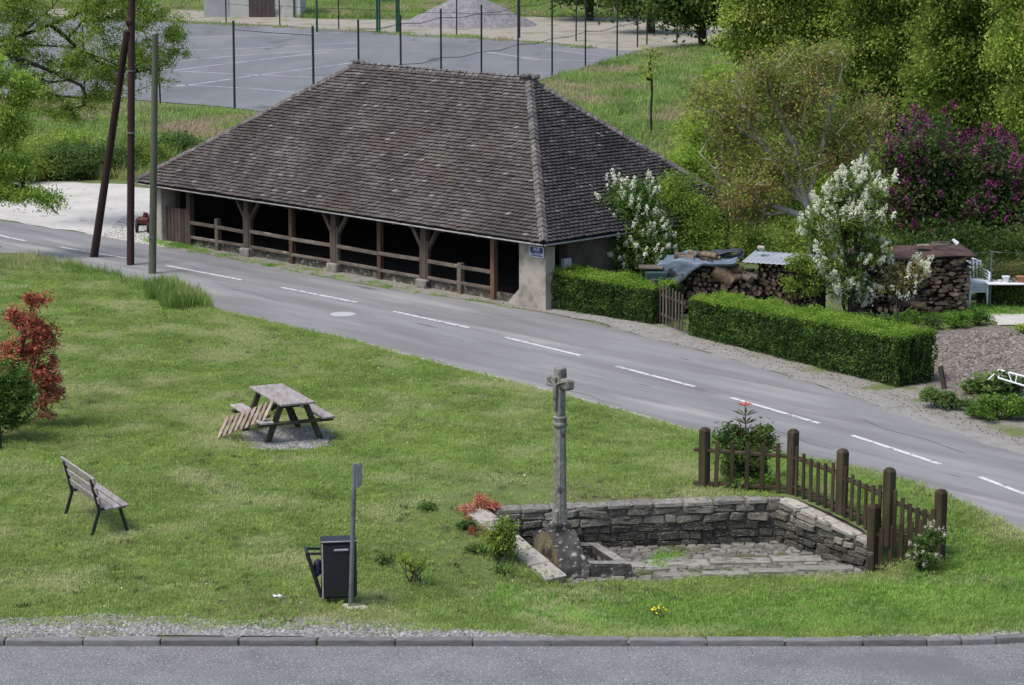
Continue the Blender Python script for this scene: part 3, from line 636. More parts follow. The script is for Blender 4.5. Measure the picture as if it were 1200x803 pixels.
# gravel strip behind the kerb, thinning out to the right
def strip_top(x): return .95+.12*mnoise.noise((x*1.5, 0, 0)) if x < -1 else max(.38, .8-(x+1)*.045)+.14*mnoise.noise((x*1.8, 0, 0))
sp = [(x, kerb_y(x)+.20) for x in np.arange(-9, 9, .25)]+[(x, kerb_y(x)+.22+strip_top(x)) for x in np.arange(9, -9.1, -.25)]
gs = drape('gravel_strip', sp, M['gravel_grey'], cell=.1, lift=.018, rag=.18)
# gravel pad under the picnic table
pad_c = G(336, 515); pad = [(pad_c.x+.88*cos(a)*(1+.12*sin(3*a)), pad_c.y+1.25*sin(a)*(1+.1*cos(2*a))) for a in np.linspace(0, 2*pi, 24)[:-1]]
drape('gravel_pad', pad, M['gravel_grey'], cell=.08, lift=.018, rag=.15)
# stones loose in the gravel
peb = pebble_obj('pebble', M['pebble'])
clod = pebble_obj('clod', M['clod'])
def pe_patch(nm, poly, dens, smin, smax, hf=h, lift=.015, seed=1, cell=.25, pb_=None): scatter(drape(nm, poly, M['gravel_grey'], cell=cell, lift=lift, rag=.25, hf=hf), pb_ or peb, dens, smin, smax, seed, .6)
pe_patch('strip_pebbles', sp, 420, .015, .042, seed=3, cell=.12)
pe_patch('pad_pebbles', pad, 420, .014, .035, seed=4, cell=.12)
pe_patch('verge_pebbles', px_poly([(560,352),(640,366),(700,380),(800,406),(900,433),(1000,465),(1100,498),(1250,540),(1250,524),(1100,474),(960,432),(800,396),(650,360),(560,346)]), 45, .012, .035, hf=fl, seed=5, pb_=clod)
pe_patch('yard_pebbles', px_poly([(120,277),(190,290),(215,285),(200,262),(150,250)]), 90, .012, .035, hf=fl, seed=6)
pe_patch('soil_clods', px_poly([(1088,390),(1200,388),(1300,388),(1300,450),(1150,452),(1095,446)]), 150, .025, .08, hf=fl, seed=7, pb_=clod)
# garden surfaces
drape('garden_soil', px_poly([(1060,388),(1170,384),(1320,384),(1320,500),(1100,470),(1080,440)]), M['tilled'], cell=.2, lift=.014, rag=.3, hf=lambda x, y: .035*mnoise.noise((x*3, y*3, 0)))
sheet('garden_path', px_poly([(1160,369),(1330,366),(1330,379),(1165,382)]), M['path'], z=.022)
# manhole cover in the road
mc = onz(402, 369); mb = MB(); mb.tube([(mc.x, mc.y, .006), (mc.x, mc.y, .019)], .31, 28); mb.build('manhole_cover', M['manhole'], None, tagkw=dict(label='round pale manhole cover set in the road beside the dashes', cat='manhole cover'))
mb = MB(); 
# sports court far behind, with faded lines
court_px = [(-300,62),(-100,90),(60,112),(150,119),(275,129),(368,141),(470,129),(560,112),(642,91),(700,76),(760,62),(700,56),(600,48),(420,37),(215,26),(0,20),(-300,10)]
court = ribbon('sports_court', [onz(*p) for p in [(-400,120),(-100,112),(60,110),(150,117),(275,127),(368,140),(470,128),(560,111),(642,92),(700,76),(745,61)]], [onz(*p) for p in [(-400,8),(-100,15),(0,20),(110,23),(215,27),(330,32),(420,37),(510,42),(600,48),(670,54),(735,60)]], M['court'], z=.03, cross=10, step=4)
def cline(pts, w=.09):
    P = [onz(*p) for p in pts]; d = (P[-1]-P[0]).normalized(); n = Vector((-d.y, d.x, 0))*w
    ribbon('court_line', [p-n for p in P], [p+n for p in P], M['line_faint'], z=.036, cross=1, step=3, kind=None, parent=court)
for l in ([(205,83),(335,67),(385,62)], [(205,100),(290,104),(345,109)], [(205,84),(310,89),(380,92)], [(295,90),(385,78),(430,72)], [(215,45),(340,41),(400,39)], [(205,60),(330,56),(420,50)], [(210,72),(300,64),(420,57)], [(640,58),(700,66),(745,62)], [(560,60),(640,72),(700,72)], [(200,103),(240,98),(300,89)], [(80,70),(140,76),(200,83)]): cline(l)
sheet('sandy_track', [tuple(onz(*p)[:2]) for p in [(-200,10),(0,17),(215,25),(420,36),(600,47),(740,60),(850,52),(850,26),(740,22),(600,20),(470,24),(350,22),(230,13),(100,8),(-200,0)]], M['sand'], z=.02, step=1.5, jit=.5)
sheet('bare_earth', [tuple(onz(*p)[:2]) for p in [(650,100),(700,88),(720,95),(690,112),(655,118)]], M['sand'], z=.025, step=1, jit=.5)

# floor of the walled spring
fl_b = MB(); fl_b.prism([(p[0], p[1]) for p in [(FBL.x-.1, FBL.y+.1), (FBR.x+.1, FBR.y+.1), (FR.x+.1, FR.y-.05), (FL.x-.1, FL.y-.05)]], ZF-.3, ZF)
spring_floor = fl_b.build('spring_floor', M['mortar']); spring_floor['kind'] = 'structure'
SFO = wpos(spring_floor)
# cobbles in rows running along the back wall
cb = MB(); 
def lerp(a, b, t): return a+(b-a)*t
rows = 17
for j in range(rows):
    t = (j+.5)/rows; a = lerp(FBL, FL, t); b = lerp(FBR, FR, t); L = (b-a).length; s = 0; 
    while s < L:
        wl = rng.uniform(.12, .24); p = a+(b-a)*((s+wl/2)/L)
        zone = p.x > .9+ .0 and .45 < t < .66          # the big slabs lie here
        if not zone: cb.box((p.x, p.y, ZF+rng.uniform(-.012, .012)), (wl-.02, (FBL-FL).length/rows*.78-.012, .07), Matrix.Rotation(rng.uniform(-.05, .05), 3, 'Z') @ Matrix.Rotation(rng.uniform(-.04, .04), 3, 'X'), bev=.018, jit=.008)
        s += wl
c_ = cb.build('cobbles', M['cobble'], spring_floor); c_['kind'] = 'stuff'
slabs = stone_meshes('floor_slab', M['slab'], 4, .05, .02)
xx = [.95, 2.05, 3.0, 3.95, 4.75]
for i in range(4):
    t = .55; a = lerp(FBL, FL, t); b = lerp(FBR, FR, t); x0 = xx[i]; x1 = xx[i+1]
    y = a.y+(b.y-a.y)*((x0+x1)/2-a.x)/(b.x-a.x)
    link('floor_slab', slabs[i], spring_floor, (((x0+x1)/2)-SFO.x, y-SFO.y, ZF-SFO.z+.01), (rng.uniform(-.01, .01), 0, rng.uniform(-.02, .03)), (x1-x0-.04, .30+.05*(i == 1), .07))
for i, (px, py, w_, d_) in enumerate([(798,677,.6,.2),(850,675,.7,.2),(905,672,.7,.2),(965,669,.9,.22),(770,668,.35,.3),(792,659,.4,.25)]):
    p = onz(px, py, ZF); link('floor_slab', slabs[i % 4], spring_floor, (p.x-SFO.x, p.y-SFO.y, ZF-SFO.z+.02), (0, 0, rng.uniform(-.08, .08)), (w_, d_, .07))

# ------------------------------------------------------------------ stone walls of the spring
def stone_wall(name, label, A0, B0, z0, zA, zB, th, courses, mat, capmat, out, caph=.10, capw=.36, seed=1, caplen=.55):
    """A0->B0 inner face line; out = unit vector away from the pit"""
    R = random.Random(seed); A0 = Vector(A0); B0 = Vector(B0); base = Vector(((A0.x+B0.x)/2, (A0.y+B0.y)/2, z0)); root = empty(name, base, 0, label, 'wall')
    out = Vector(out).normalized(); d = (B0-A0); d.z = 0; L = d.length; d.normalize(); ang = atan2(d.y, d.x)
    mb = MB(); q = [A0+out*.05, B0+out*.05, B0+out*(th+.05), A0+out*(th+.05)]; mb.prism([(p.x, p.y) for p in q], z0-.3, [zA-.03, zB-.03, zB-.03, zA-.03]); core = mb.build('wall_core', M['mortar'], root); core['kind'] = 'stuff'
    stl = [stone_meshes('stone', m_, 7, .11, .085) for m_ in dict.fromkeys(mat)]; keys = list(dict.fromkeys(mat)); hts = [R.uniform(.65, 1.4) for _ in range(courses)]; hts = [q/sum(hts) for q in hts]
    for c in range(courses):
        sts = stl[keys.index(mat[c])]
        s = R.uniform(-.2, 0)
        while s < L:
            w = R.choice([.15, .20, .27, .34, .42, .5])*R.uniform(.85, 1.15); m_ = s+w/2; s0 = s; s += w
            if m_ < -.02 or m_ > L+.02: continue
            t = min(1, max(0, m_/L)); top = zA+(zB-zA)*t-caph*.7; hh = (top-z0)*hts[c]; z = z0+(top-z0)*sum(hts[:c])+hh*.5+R.uniform(-.008, .008); hh *= R.uniform(.82, 1.08); p = A0+d*m_+out*(.07+R.uniform(-.03, .03)); p.z = z
            o = link('stone', R.choice(sts), root, p-base, (R.uniform(-.05, .05), R.uniform(-.11, .11), ang+R.uniform(-.06, .06)), (w-.02, .17, hh-.012))
    cs = stone_meshes('coping_stone', capmat, 5, .09, .035); s = 0
    while s < L-.1:
        w = min(L-s, caplen*R.uniform(.75, 1.3)); t = (s+w/2)/L; p = A0+d*(s+w/2)+out*(capw/2-.03); p.z = zA+(zB-zA)*t-caph/2
        pitch = -atan2(zB-zA, L)
        link('coping_stone', R.choice(cs), root, p-base, Matrix.Rotation(ang, 4, 'Z').to_euler() if abs(pitch) < .02 else (Matrix.Rotation(ang+R.uniform(-.02, .02), 4, 'Z') @ Matrix.Rotation(pitch, 4, 'Y')).to_euler(), (w-.02, capw*R.uniform(.9, 1.08), caph)); s += w
    return root
dR = (FR-FBR); dR.z = 0; dR.normalize(); outR = Vector((-dR.y, dR.x, 0)); outR = outR if outR.x > 0 else -outR
stone_wall('rubble_wall', 'low dark rubble wall along the back of the sunken spring behind the cross', FBL+Vector((-.1, 0, 0)), FBR+Vector((.06, 0, 0)), ZF, .87, .92, .35, 5, [M['stone_dark']]*3+[M['stone_mid']]*2, M['stone_grey'], (0, 1, 0), caph=.06, capw=.34, seed=3, caplen=.40)
stone_wall('rubble_wall', 'rubble wall under the picket fence with broad pale coping on the right of the spring', FBR, FR+dR*-.05, ZF, .93, .70, .35, 5, [M['stone_dark']]*3+[M['stone_mid']]*2, M['coping'], outR, caph=.07, capw=.40, seed=5, caplen=.42)
dl = (SL1-SL0).normalized()
SLi0 = onz(574, 598, .87); SLi1 = onz(668, 680, .27)
base = Vector(((SL0.x+SL1.x)/2, (SL0.y+SL1.y)/2, ZF)); lw = empty('slab_wall', base, 0, 'sloping wall end of pale worn slabs left of the cross base', 'wall')
mb = MB(); Lw = (SL1-SL0).length; n = 5; cs = stone_meshes('slab', M['coping'], 5, .05, .02)
for i in range(n):
    c = SL0+(SL1-SL0)*((i+.5)/n); d = (SL1-SL0); hor = sqrt(d.x**2+d.y**2); a = atan2(d.y, d.x); pt = atan2(-d.z, hor)
    link('slab', cs[i], lw, c-base, (Matrix.Rotation(a, 4, 'Z') @ Matrix.Rotation(pt, 4, 'Y')).to_euler(), (Lw/n-.015, .38, .12))
q = [SL0, SL1]; dh = Vector((d.x, d.y, 0)).normalized(); nn = Vector((-dh.y, dh.x, 0))*.13
mb.prism([tuple((SL0-nn)[:2]), tuple((SL1-nn)[:2]), tuple((SL1+nn)[:2]), tuple((SL0+nn)[:2])], ZF-.2, [SL0.z-.05, SL1.z-.05, SL1.z-.05, SL0.z-.05]); mb.build('wall_core', M['mortar'], lw)['kind'] = 'stuff'

# ================================================================== THE SHED (covered wash-house)
ZE, ZR_ = 1.75, 5.20
Re = onz(637, 284, ZE); Le = onz(160, 212, ZE); Ce = onz(872, 248, ZE)
U = (Le-Re).normalized(); Vv = Vector((-U.y, U.x, 0)); Vv = Vv if Vv.y > 0 else -Vv
LA = (Le-Re).length; LB = abs((Ce-Re).dot(Vv))
def S(u, v, z): return Vector((Re.x, Re.y, 0))+U*u+Vv*v+Vector((0, 0, z))
def u_at(px, v, z=0.0):
    best = None; lo, hi = -2, LA+2
    f = lambda u: 600+F_PX*(S(u, v, z).x)/((S(u, v, z)-Vector((0, 0, CAM_Z))).dot(_F))
    for _ in range(50):
        m_ = (lo+hi)/2
        if f(m_) > px: lo = m_
        else: hi = m_
    return lo
uB = u_at(620, LB/2, ZR_); uA = u_at(418, LB/2, ZR_)
shed = empty('wash_house', S(LA/2, LB/2, 0), 0, 'long low open-fronted shed under a big hipped roof of dark clay tiles', 'shed')
SO = shed.location.copy()
def sobj(mb, name, mat, **k): return mb.build(name, mat, shed, **k)
# roof deck
mb = MB(); e = .0
cor = [S(0, 0, ZE), S(LA, 0, ZE), S(LA, LB, ZE), S(0, LB, ZE)]; rA = S(uA, LB/2, ZR_); rB = S(uB, LB/2, ZR_)
dn = Vector((0, 0, -.05)); dn2 = Vector((0, 0, -.11))
vs = [c+dn for c in cor]+[rA+dn, rB+dn]+[c+dn2 for c in cor]+[rA+dn2, rB+dn2]
fs = [(0,1,4,5)[::-1], (1,2,4)[::-1], (2,3,5,4)[::-1], (3,0,5)[::-1], (6,7,10,11), (7,8,10), (8,9,11,10), (9,6,11), (0,1,7,6), (1,2,8,7), (2,3,9,8), (3,0,6,9)]
mb.add(vs, fs); roof = sobj(mb, 'roof', M['deck'])
# tiles
tb = MB(); tv = []; tf = []
def tile_face(P0, P1, T0, T1):
    """P0->P1 eave, T0->T1 top edge (T0==T1 for a hip end)"""
    e = (P1-P0); L = e.length; e.normalize(); nrm = e.cross((T0+T1)/2-(P0+P1)/2).normalized()
    if nrm.z < 0: nrm = -nrm
    g = nrm.cross(e); g = g if g.z > 0 else -g
    H = (T0-P0).dot(g); a0 = (T0-P0).dot(e); a1 = (T1-P0).dot(e); gauge = .112; nrow = int(H/gauge)
    for r in range(nrow+1):
        y = r*gauge; t = y/H; s0 = a0*t; s1 = L+(a1-L)*t; w = .158; off = (r % 2)*w/2+rng.uniform(-.01, .01); k0 = int((s0-off)/w)-1; s = k0*w+off
        while s < s1-.01:
            c = s+w/2
            if c > s0+.02 and c < s1-.02:
                cxx = P0+e*c+g*y; sag = .035*mnoise.noise((cxx.x*.35, cxx.y*.35, cxx.z*.35))+.012*mnoise.noise((cxx.x*2, cxx.y*2, cxx.z*2))
                jy = rng.gauss(0, .006); lift = rng.gauss(0, .0035)+sag; ww = w-rng.uniform(.006, .014); tl = .17; th = .014; tw = rng.gauss(0, .02)
                a_ = max(s0, c-ww/2); b_ = min(s1, c+ww/2)
                q = P0+g*(y-.045+jy)+nrm*(.078+lift)
                lo0 = q+e*a_+g*tw*.05; lo1 = q+e*b_-g*tw*.05; hi0 = lo0+g*tl-nrm*.075; hi1 = lo1+g*tl-nrm*.075; dnn = -nrm*th; k = len(tv)
                tv.extend([lo0, lo1, hi1, hi0, lo0+dnn, lo1+dnn, hi1+dnn, hi0+dnn])
                tf.extend([(k, k+1, k+2, k+3), (k+4, k+5, k+1, k), (k+5, k+6, k+2, k+1), (k+7, k+4, k, k+3)])
            s += w
tile_face(cor[1], cor[0], rA, rB); tile_face(cor[0], cor[3], rB, rB); tile_face(cor[3], cor[2], rB, rA); tile_face(cor[2], cor[1], rA, rA)
ob = link('roof_tiles', npmesh('roof_tiles', [tuple(v-SO-roof.location) for v in tv], tf, M['tile']), roof); ob['kind'] = 'stuff'
# hip tiles (inverted V caps) and mortared ridge tiles
def cap_mesh(name, mat, w, L, ang, th=.034):
    vs = []; 
    for y, sc in ((-L/2, 1.0), (L/2, .85)):
        for s in (-1, 0, 1): vs.append((s*w*sc*cos(ang), y, -abs(s)*w*sc*sin(ang)+(th if y < 0 else 0)))
    vs += [(x, y, z-th) for x, y, z in vs]
    fs = [(0,1,4,3), (1,2,5,4), (6,9,10,7), (7,10,11,8), (0,6,7,1), (1,7,8,2), (3,4,10,9), (4,5,11,10), (0,3,9,6), (2,8,11,5)]
    me = bpy.data.meshes.new(name); me.from_pydata(vs, [], fs); me.materials.append(mat); me.update(); return me
hm = [cap_mesh('hip_tile', M['hip'], w_, .26, .62) for w_ in (.14, .15, .158)]
def caps(a, b, n, meshes, nm, lift=.085, parent=roof):
    d = (b-a); L = d.length; d.normalize(); x = d.cross(Vector((0, 0, 1))).normalized(); z = x.cross(d); Rm = Matrix((x, d, z)).transposed()
    for i in range(n):
        p = a+d*(L*(i+.5)/n)+z*(lift+rng.uniform(-.006, .008))
        link(nm, rng.choice(meshes), parent, p-SO, (Rm @ Matrix.Rotation(rng.uniform(-.05, .05), 3, 'Z') @ Matrix.Rotation(rng.uniform(-.04, .04), 3, 'Y')).to_euler())
caps(cor[0], rB, 36, hm, 'hip_tile'); caps(cor[1], rA, 36, hm, 'hip_tile'); caps(cor[3], rB, 36, hm, 'hip_tile'); caps(cor[2], rA, 36, hm, 'hip_tile')
rm = [cap_mesh('ridge_tile', M['ridge'], w_, .36, .7, .03) for w_ in (.14, .15, .155)]
caps(rB, rA, 26, rm, 'ridge_tile', .09)
for c, s_ in ((rB, .15), (rA, .10)):
    lm = MB(); 
    for k in range(7): lm.box(c+Vector((rng.uniform(-.2, .2), rng.uniform(-.12, .12), .07+rng.uniform(0, .06))), (s_*1.3, s_*1.2, s_*.9), Matrix.Rotation(rng.uniform(0, 3), 3, 'Z') @ Matrix.Rotation(rng.uniform(-.4, .4), 3, 'X'), bev=.05, jit=.02)
    lm.build('mortar_cap', M['ridge'], roof)
# eaves: zinc gutters, rafter tails
for a, b in ((cor[0], cor[1]), (cor[0], cor[3])):
    d = (b-a).normalized(); o_ = Vector((d.y, -d.x, 0)); o_ = o_ if o_.y < 0 else -o_
    mb = MB(); pts = [a+(b-a)*t+o_*.03+Vector((0, 0, -.075-.006*sin(t*9))) for t in np.linspace(0, 1, 12)]; mb.tube(pts, .022, 6); mb.build('gutter', M['gutter'], roof)
mb = MB(); 
# plates and posts
ins = .45
mb = MB(); mb.bar(S(.1, ins, ZE-.08), S(LA-.1, ins, ZE-.08), .16, .18); sobj(mb, 'wall_plate', M['beam'])
for i in range(22):
    u = 1.8+i*(LA-3.6)/21; mb = MB(); mb.bar(S(u, .04, ZE-.12), S(u, 1.6, ZE+1.2), .07, .09); mb.build('rafter', M['beam'], roof)
# back, right and left walls; pillar
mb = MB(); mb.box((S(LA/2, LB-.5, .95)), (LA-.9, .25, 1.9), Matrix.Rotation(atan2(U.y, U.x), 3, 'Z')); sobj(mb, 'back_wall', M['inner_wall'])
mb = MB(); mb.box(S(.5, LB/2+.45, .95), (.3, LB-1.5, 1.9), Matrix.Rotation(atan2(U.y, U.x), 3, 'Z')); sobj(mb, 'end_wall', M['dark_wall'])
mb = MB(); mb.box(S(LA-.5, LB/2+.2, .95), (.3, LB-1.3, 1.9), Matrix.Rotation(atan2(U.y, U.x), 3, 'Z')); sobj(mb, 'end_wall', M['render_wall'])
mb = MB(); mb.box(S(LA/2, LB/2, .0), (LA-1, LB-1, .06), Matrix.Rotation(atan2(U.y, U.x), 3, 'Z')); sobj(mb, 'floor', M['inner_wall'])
mb = MB(); mb.box(S(LA-.69, LB/2+.3, .9), (.06, LB-1.5, 1.75), Matrix.Rotation(atan2(U.y, U.x), 3, 'Z')); sobj(mb, 'shade_lining', M['inner_wall'])  # added dark slab, paints shade over the sunlit inner face of the end wall
uP0, uP1 = u_at(642, .38), u_at(611, .38)
mb = MB(); q = [S(uP0, .30, 0), S(uP1, .30, 0), S(uP1, .62, 0), S(uP0, .62, 0)]
mb.prism([tuple(p[:2]) for p in q], -.02, ZE-.06); 
ft = [S(uP1, .30, 0), S(uP1+.45, .34, 0), S(uP1+.45, .58, 0), S(uP1, .62, 0)]; mb.prism([tuple(p[:2]) for p in ft], [-.02]*4, [.42, .03, .03, .42]); pil = sobj(mb, 'pillar', M['render_wall'])
# street sign on the pillar
def text_obj(txt, name, size, mat, parent, loc, rot, ext=.002):
    cu = bpy.data.curves.new(name, 'FONT'); cu.body = txt; cu.size = size; cu.align_x = 'CENTER'; cu.align_y = 'CENTER'; cu.extrude = ext; cu.space_character = 1.05
    tmp = bpy.data.objects.new('tmp', cu); COL.objects.link(tmp); dg = bpy.context.evaluated_depsgraph_get(); me = bpy.data.meshes.new_from_object(tmp.evaluated_get(dg)); bpy.data.objects.remove(tmp); me.materials.clear(); me.materials.append(mat)
    o = link(name, me, parent, loc, rot); return o
us = (u_at(621.5, .28, 1.3)+u_at(637.5, .28, 1.3))/2; sw = abs(u_at(621.5, .28, 1.3)-u_at(637.5, .28, 1.3)); sc_ = S(us, .27, 1.43)
sg = empty('street_sign', sc_, 0, 'small blue enamel street name plate with white letters on the shed pillar', 'sign')
az = atan2(-U.y, -U.x)
mb = MB(); Rz = Matrix.Rotation(az, 3, 'Z'); mb.box(sc_, (sw, .02, .25), Rz); mb.build('plate', M['blue_sign'], sg)
mb = MB(); 
for zz in (-.122, .122): mb.box(sc_+Vector((0, 0, zz))+Rz @ Vector((0, -.009, 0)), (sw+.012, .012, .012), Rz)
for xx_ in (-sw/2, sw/2): mb.box(sc_+Rz @ Vector((xx_, -.009, 0)), (.012, .012, .256), Rz)
mb.build('border', M['sign_white'], sg)
text_obj('RUE', 'lettering', .11, M['sign_white'], sg, Rz @ Vector((0, -.013, .055)), (pi/2, 0, az)); text_obj('du LAVOIR', 'lettering', .095, M['sign_white'], sg, Rz @ Vector((0, -.013, -.06)), (pi/2, 0, az))
# left corner pillar
uL = u_at(192, .45); mb = MB(); mb.box(S(uL, .55, ZE/2-.05), (.30, .55, ZE-.05), Matrix.Rotation(az, 3, 'Z'), bev=.02); sobj(mb, 'pillar', M['render_wall'])
# posts
VF = .45
def post(px, top, w, mat, base=False, brace=False, name='post'):
    u = u_at(px, VF); z0 = .24 if base else 0
    mb = MB(); mb.bar(S(u, VF, z0), S(u, VF, top), w, w, bev=.012, up=tuple(Vv)); sobj(mb, name, mat)
    if base: mb = MB(); mb.box(S(u, VF, .11), (.42, .40, .26), Matrix.Rotation(az, 3, 'Z'), bev=.03, jit=.01); sobj(mb, 'stone_base', M['stone_grey'])
    if brace:
        for s_ in (-1, 1): mb = MB(); mb.bar(S(u+s_*.07, VF, ZE-.78), S(u+s_*.52, VF, ZE-.14), .09, .10, up=tuple(Vv)); sobj(mb, 'brace', M['beam'])
    return u
ups = {}
for px, k in ((292, 1), (394, 1), (499, 1)):
    ups[px] = post(px, ZE-.12, .20, M['beam'], True, True)
    for s_ in (-.13, .13): 
        u = ups[px]+s_; mb = MB(); mb.bar(S(u, VF-.02, .24), S(u, VF-.02, ZE-.5), .07, .12, bev=.01, up=tuple(Vv)); sobj(mb, 'side_post', M['beam'])
ups[224] = post(224, ZE-.12, .17, M['beam']); ups[343] = post(343, ZE-.12, .15, M['rust_wood']); ups[446] = post(446, ZE-.12, .14, M['rust_wood']); ups[579] = post(579, ZE-.12, .15, M['rust_wood'])
ups[256] = post(256, .92, .15, M['rail'], name='rail_post'); ups[540] = post(540, .80, .15, M['rail'], name='rail_post')
order = [224, 256, 292, 343, 394, 446, 499, 540, 579]
for a, b in zip(order[:-1], order[1:]):
    for z, th in ((.70, .10), (.27, .085)):
        mb = MB(); j = rng.uniform(-.02, .02); mb.bar(S(ups[a], VF-.05, z+j), S(ups[b], VF-.05, z+j+rng.uniform(-.02, .02)), th*.6, th, bev=.012, up=(0, 0, 1)); sobj(mb, 'rail', M['rail'])
# purple-brown board gate panel at the left end
for i, px in enumerate(np.linspace(195, 219, 7)):
    u = u_at(px, VF); mb = MB(); mb.box(S(u, VF, .55), (.15, .03, 1.0+rng.uniform(-.03, .03)), Matrix.Rotation(az, 3, 'Z'), bev=.008); sobj(mb, 'board', M['board'])
mb = MB(); 
for z in (.25, .85): mb.bar(S(u_at(194, VF), VF+.04, z), S(u_at(222, VF), VF+.04, z), .05, .07, up=(0, 0, 1))
sobj(mb, 'board_rail', M['board'])
# concrete sill along the front
mb = MB(); mb.bar(S(.9, VF+.05, .02), S(LA-.6, VF+.05, .02), .07, .38, up=(0, 0, 1)); sobj(mb, 'sill', M['stone_dark'])
# down pipe / meter box at the right end
mb = MB(); p = S(.30, 1.1, .95); mb.box(p, (.16, .25, .5), Matrix.Rotation(az, 3, 'Z'), bev=.02); sobj(mb, 'meter_box', M['gutter'])
# red wheelbarrow-like heap by the left wall: a dumped red motor mower
rp = onz(168, 272); rr = empty('garden_tiller', rp, 0, 'small dull red machine with dark wheels against the left end of the shed', 'garden machine')
mb = MB(); mb.box(rp+Vector((0, 0, .33)), (.42, .3, .26), bev=.07, jit=.01); mb.tube([rp+Vector((.05, 0, .4)), rp+Vector((.1, 0, .58))], .08, 8); mb.build('engine', M['red'], rr)
for s_ in (-.17, .17): mb = MB(); mb.tube([rp+Vector((s_-.03, -.12, .17)), rp+Vector((s_+.03, -.12, .17))], .17, 14); mb.build('wheel', M['rubber'], rr)
mb = MB(); mb.tube([rp+Vector((.1, .1, .35)), rp+Vector((.3, .45, .75))], .02, 6); mb.tube([rp+Vector((.15, .45, .78)), rp+Vector((.45, .45, .75))], .02, 6); mb.build('handle', M['rubber'], rr)

# ================================================================== OBJECTS ON THE LAWN
# ---- bench (seat faces right, back towards the left)
bp_ = G(113, 618); bc = (onz(82, 604.6, bp_.z)+onz(143.5, 623, bp_.z))/2
b_ = empty('park_bench', Vector((bc.x, bc.y, h(bc.x, bc.y))), 0, 'park bench with silvery planks and black iron frame on the left of the lawn', 'bench')
ld = (onz(147.6, 596, 1.18)-onz(108.6, 569, 1.18)).normalized(); wd_ = Vector((-ld.y, ld.x, 0)); wd_ = wd_ if wd_.x > 0 else -wd_     # wd_: towards the seat front
def BP(l, w, z): return b_.location+ld*l+wd_*w+Vector((0, 0, z))
HL = .80
Rb = Matrix((ld, wd_, Vector((0, 0, 1)))).transposed()
for w in (-.075, .055, .185):
    mb = MB(); mb.box(BP(0, w+.03, .43+(.012 if w > .1 else 0)), (2*HL, .112, .032), Rb @ Matrix.Rotation(radians(3), 3, 'X'), bev=.006); mb.build('seat_plank', M['grey_plank'], b_)
for k in range(3):
    t = .10+.16*k; mb = MB(); c = BP(0, -.14-.10*(t/.45)-.02, .45+t); Rk = Rb @ Matrix.Rotation(radians(14), 3, 'X'); mb.box(c, (2*HL, .03, .105), Rk, bev=.006); mb.build('back_plank', M['grey_plank'], b_)
for s_ in (-.62, .68):
    mb = MB(); mb.bar(BP(s_, -.16, .40), BP(s_, -.30, 0-.03), .035, .05, bev=.006); mb.build('leg', M['black_iron'], b_)
    mb = MB(); mb.bar(BP(s_, .16, .40), BP(s_, .28, 0-.03), .035, .05, bev=.006); mb.build('leg', M['black_iron'], b_)
    mb = MB(); mb.bar(BP(s_, -.19, .405), BP(s_, .25, .405), .045, .035); mb.bar(BP(s_, -.16, .40), BP(s_, -.275, .88), .04, .045); mb.build('frame', M['black_iron'], b_)

# ---- picnic table
tc = (onz(292.7, 454, 1.3)+onz(368.8, 473.8, 1.3))/2; t_ = empty('picnic_table', Vector((tc.x, tc.y, h(tc.x, tc.y)+.018)), 0, 'wooden picnic table with attached seats on a small gravel pad', 'picnic table')
ld = (onz(368.8, 473.8, 1.3)-onz(329.7, 452, 1.3)).normalized(); wd_ = Vector((-ld.y, ld.x, 0)); wd_ = wd_ if wd_.x > 0 else -wd_
Rb = Matrix((ld, wd_, Vector((0, 0, 1)))).transposed()
def TP(l, w, z): return t_.location+ld*l+wd_*w+Vector((0, 0, z))
TL = 1.72; TH = .74
for i in range(4):
    mb = MB(); mb.box(TP(0, (i-1.5)*.16, TH), (TL, .152, .04), Rb, bev=.006); mb.build('table_plank', M['grey_plank'], t_)
for s_ in (-1, 1):
    for k in range(2): mb = MB(); mb.box(TP(0, s_*(.545+.125*(k-.5)+.03), .44), (TL, .118, .04), Rb, bev=.006); mb.build('seat_plank', M['grey_plank'], t_)
for l in (-.60, .60):
    for s_ in (-1, 1): mb = MB(); mb.bar(TP(l, s_*.22, TH-.03), TP(l, s_*.52, -.03), .10, .07, bev=.008, up=tuple(ld)); mb.build('leg', M['table_dark'], t_)
    mb = MB(); mb.bar(TP(l+.06*(1 if l > 0 else -1), -.72, .37), TP(l+.06*(1 if l > 0 else -1), .72, .37), .05, .12, bev=.01, up=tuple(ld)); mb.build('crossbeam', M['table_dark'], t_)
    mb = MB(); mb.bar(TP(l, -.28, TH-.06), TP(l, .28, TH-.06), .05, .08, bev=.008, up=tuple(ld)); mb.build('table_bearer', M['table_dark'], t_)
for l in (-1, 1): mb = MB(); mb.bar(TP(l*.55, 0, .37), TP(l*.12, 0, TH-.04), .08, .05, up=tuple(wd_)); mb.build('brace', M['table_dark'], t_)

# ---- slatted panel leaning on the table
P0 = G(253.7, 516)+Vector((0, 0, .02)); PA = onz(311, 492, P0.z+.46)-P0; PB = onz(264.5, 491, P0.z+.30)-P0
pl = empty('slatted_panel', P0, 0, 'pale slatted wooden panel leaning on the left seat of the picnic table', 'panel')
nrm = PA.cross(PB).normalized()
for i in range(9):
    q = P0+PA*((i+.3)/8.6); e_ = rng.uniform(-.03, .03); mb = MB(); mb.bar(q+PB*(-.02+e_), q+PB*(1.02+e_), .022, .078, bev=.004, up=tuple(PA.normalized())); mb.build('slat', M['pallet'], pl)
for t in (.22, .78): mb = MB(); mb.bar(P0+PB*t-nrm*.03-PA*.01, P0+PB*t-nrm*.03+PA*1.03, .03, .035, up=tuple(nrm)); mb.build('batten', M['table_dark'], pl)

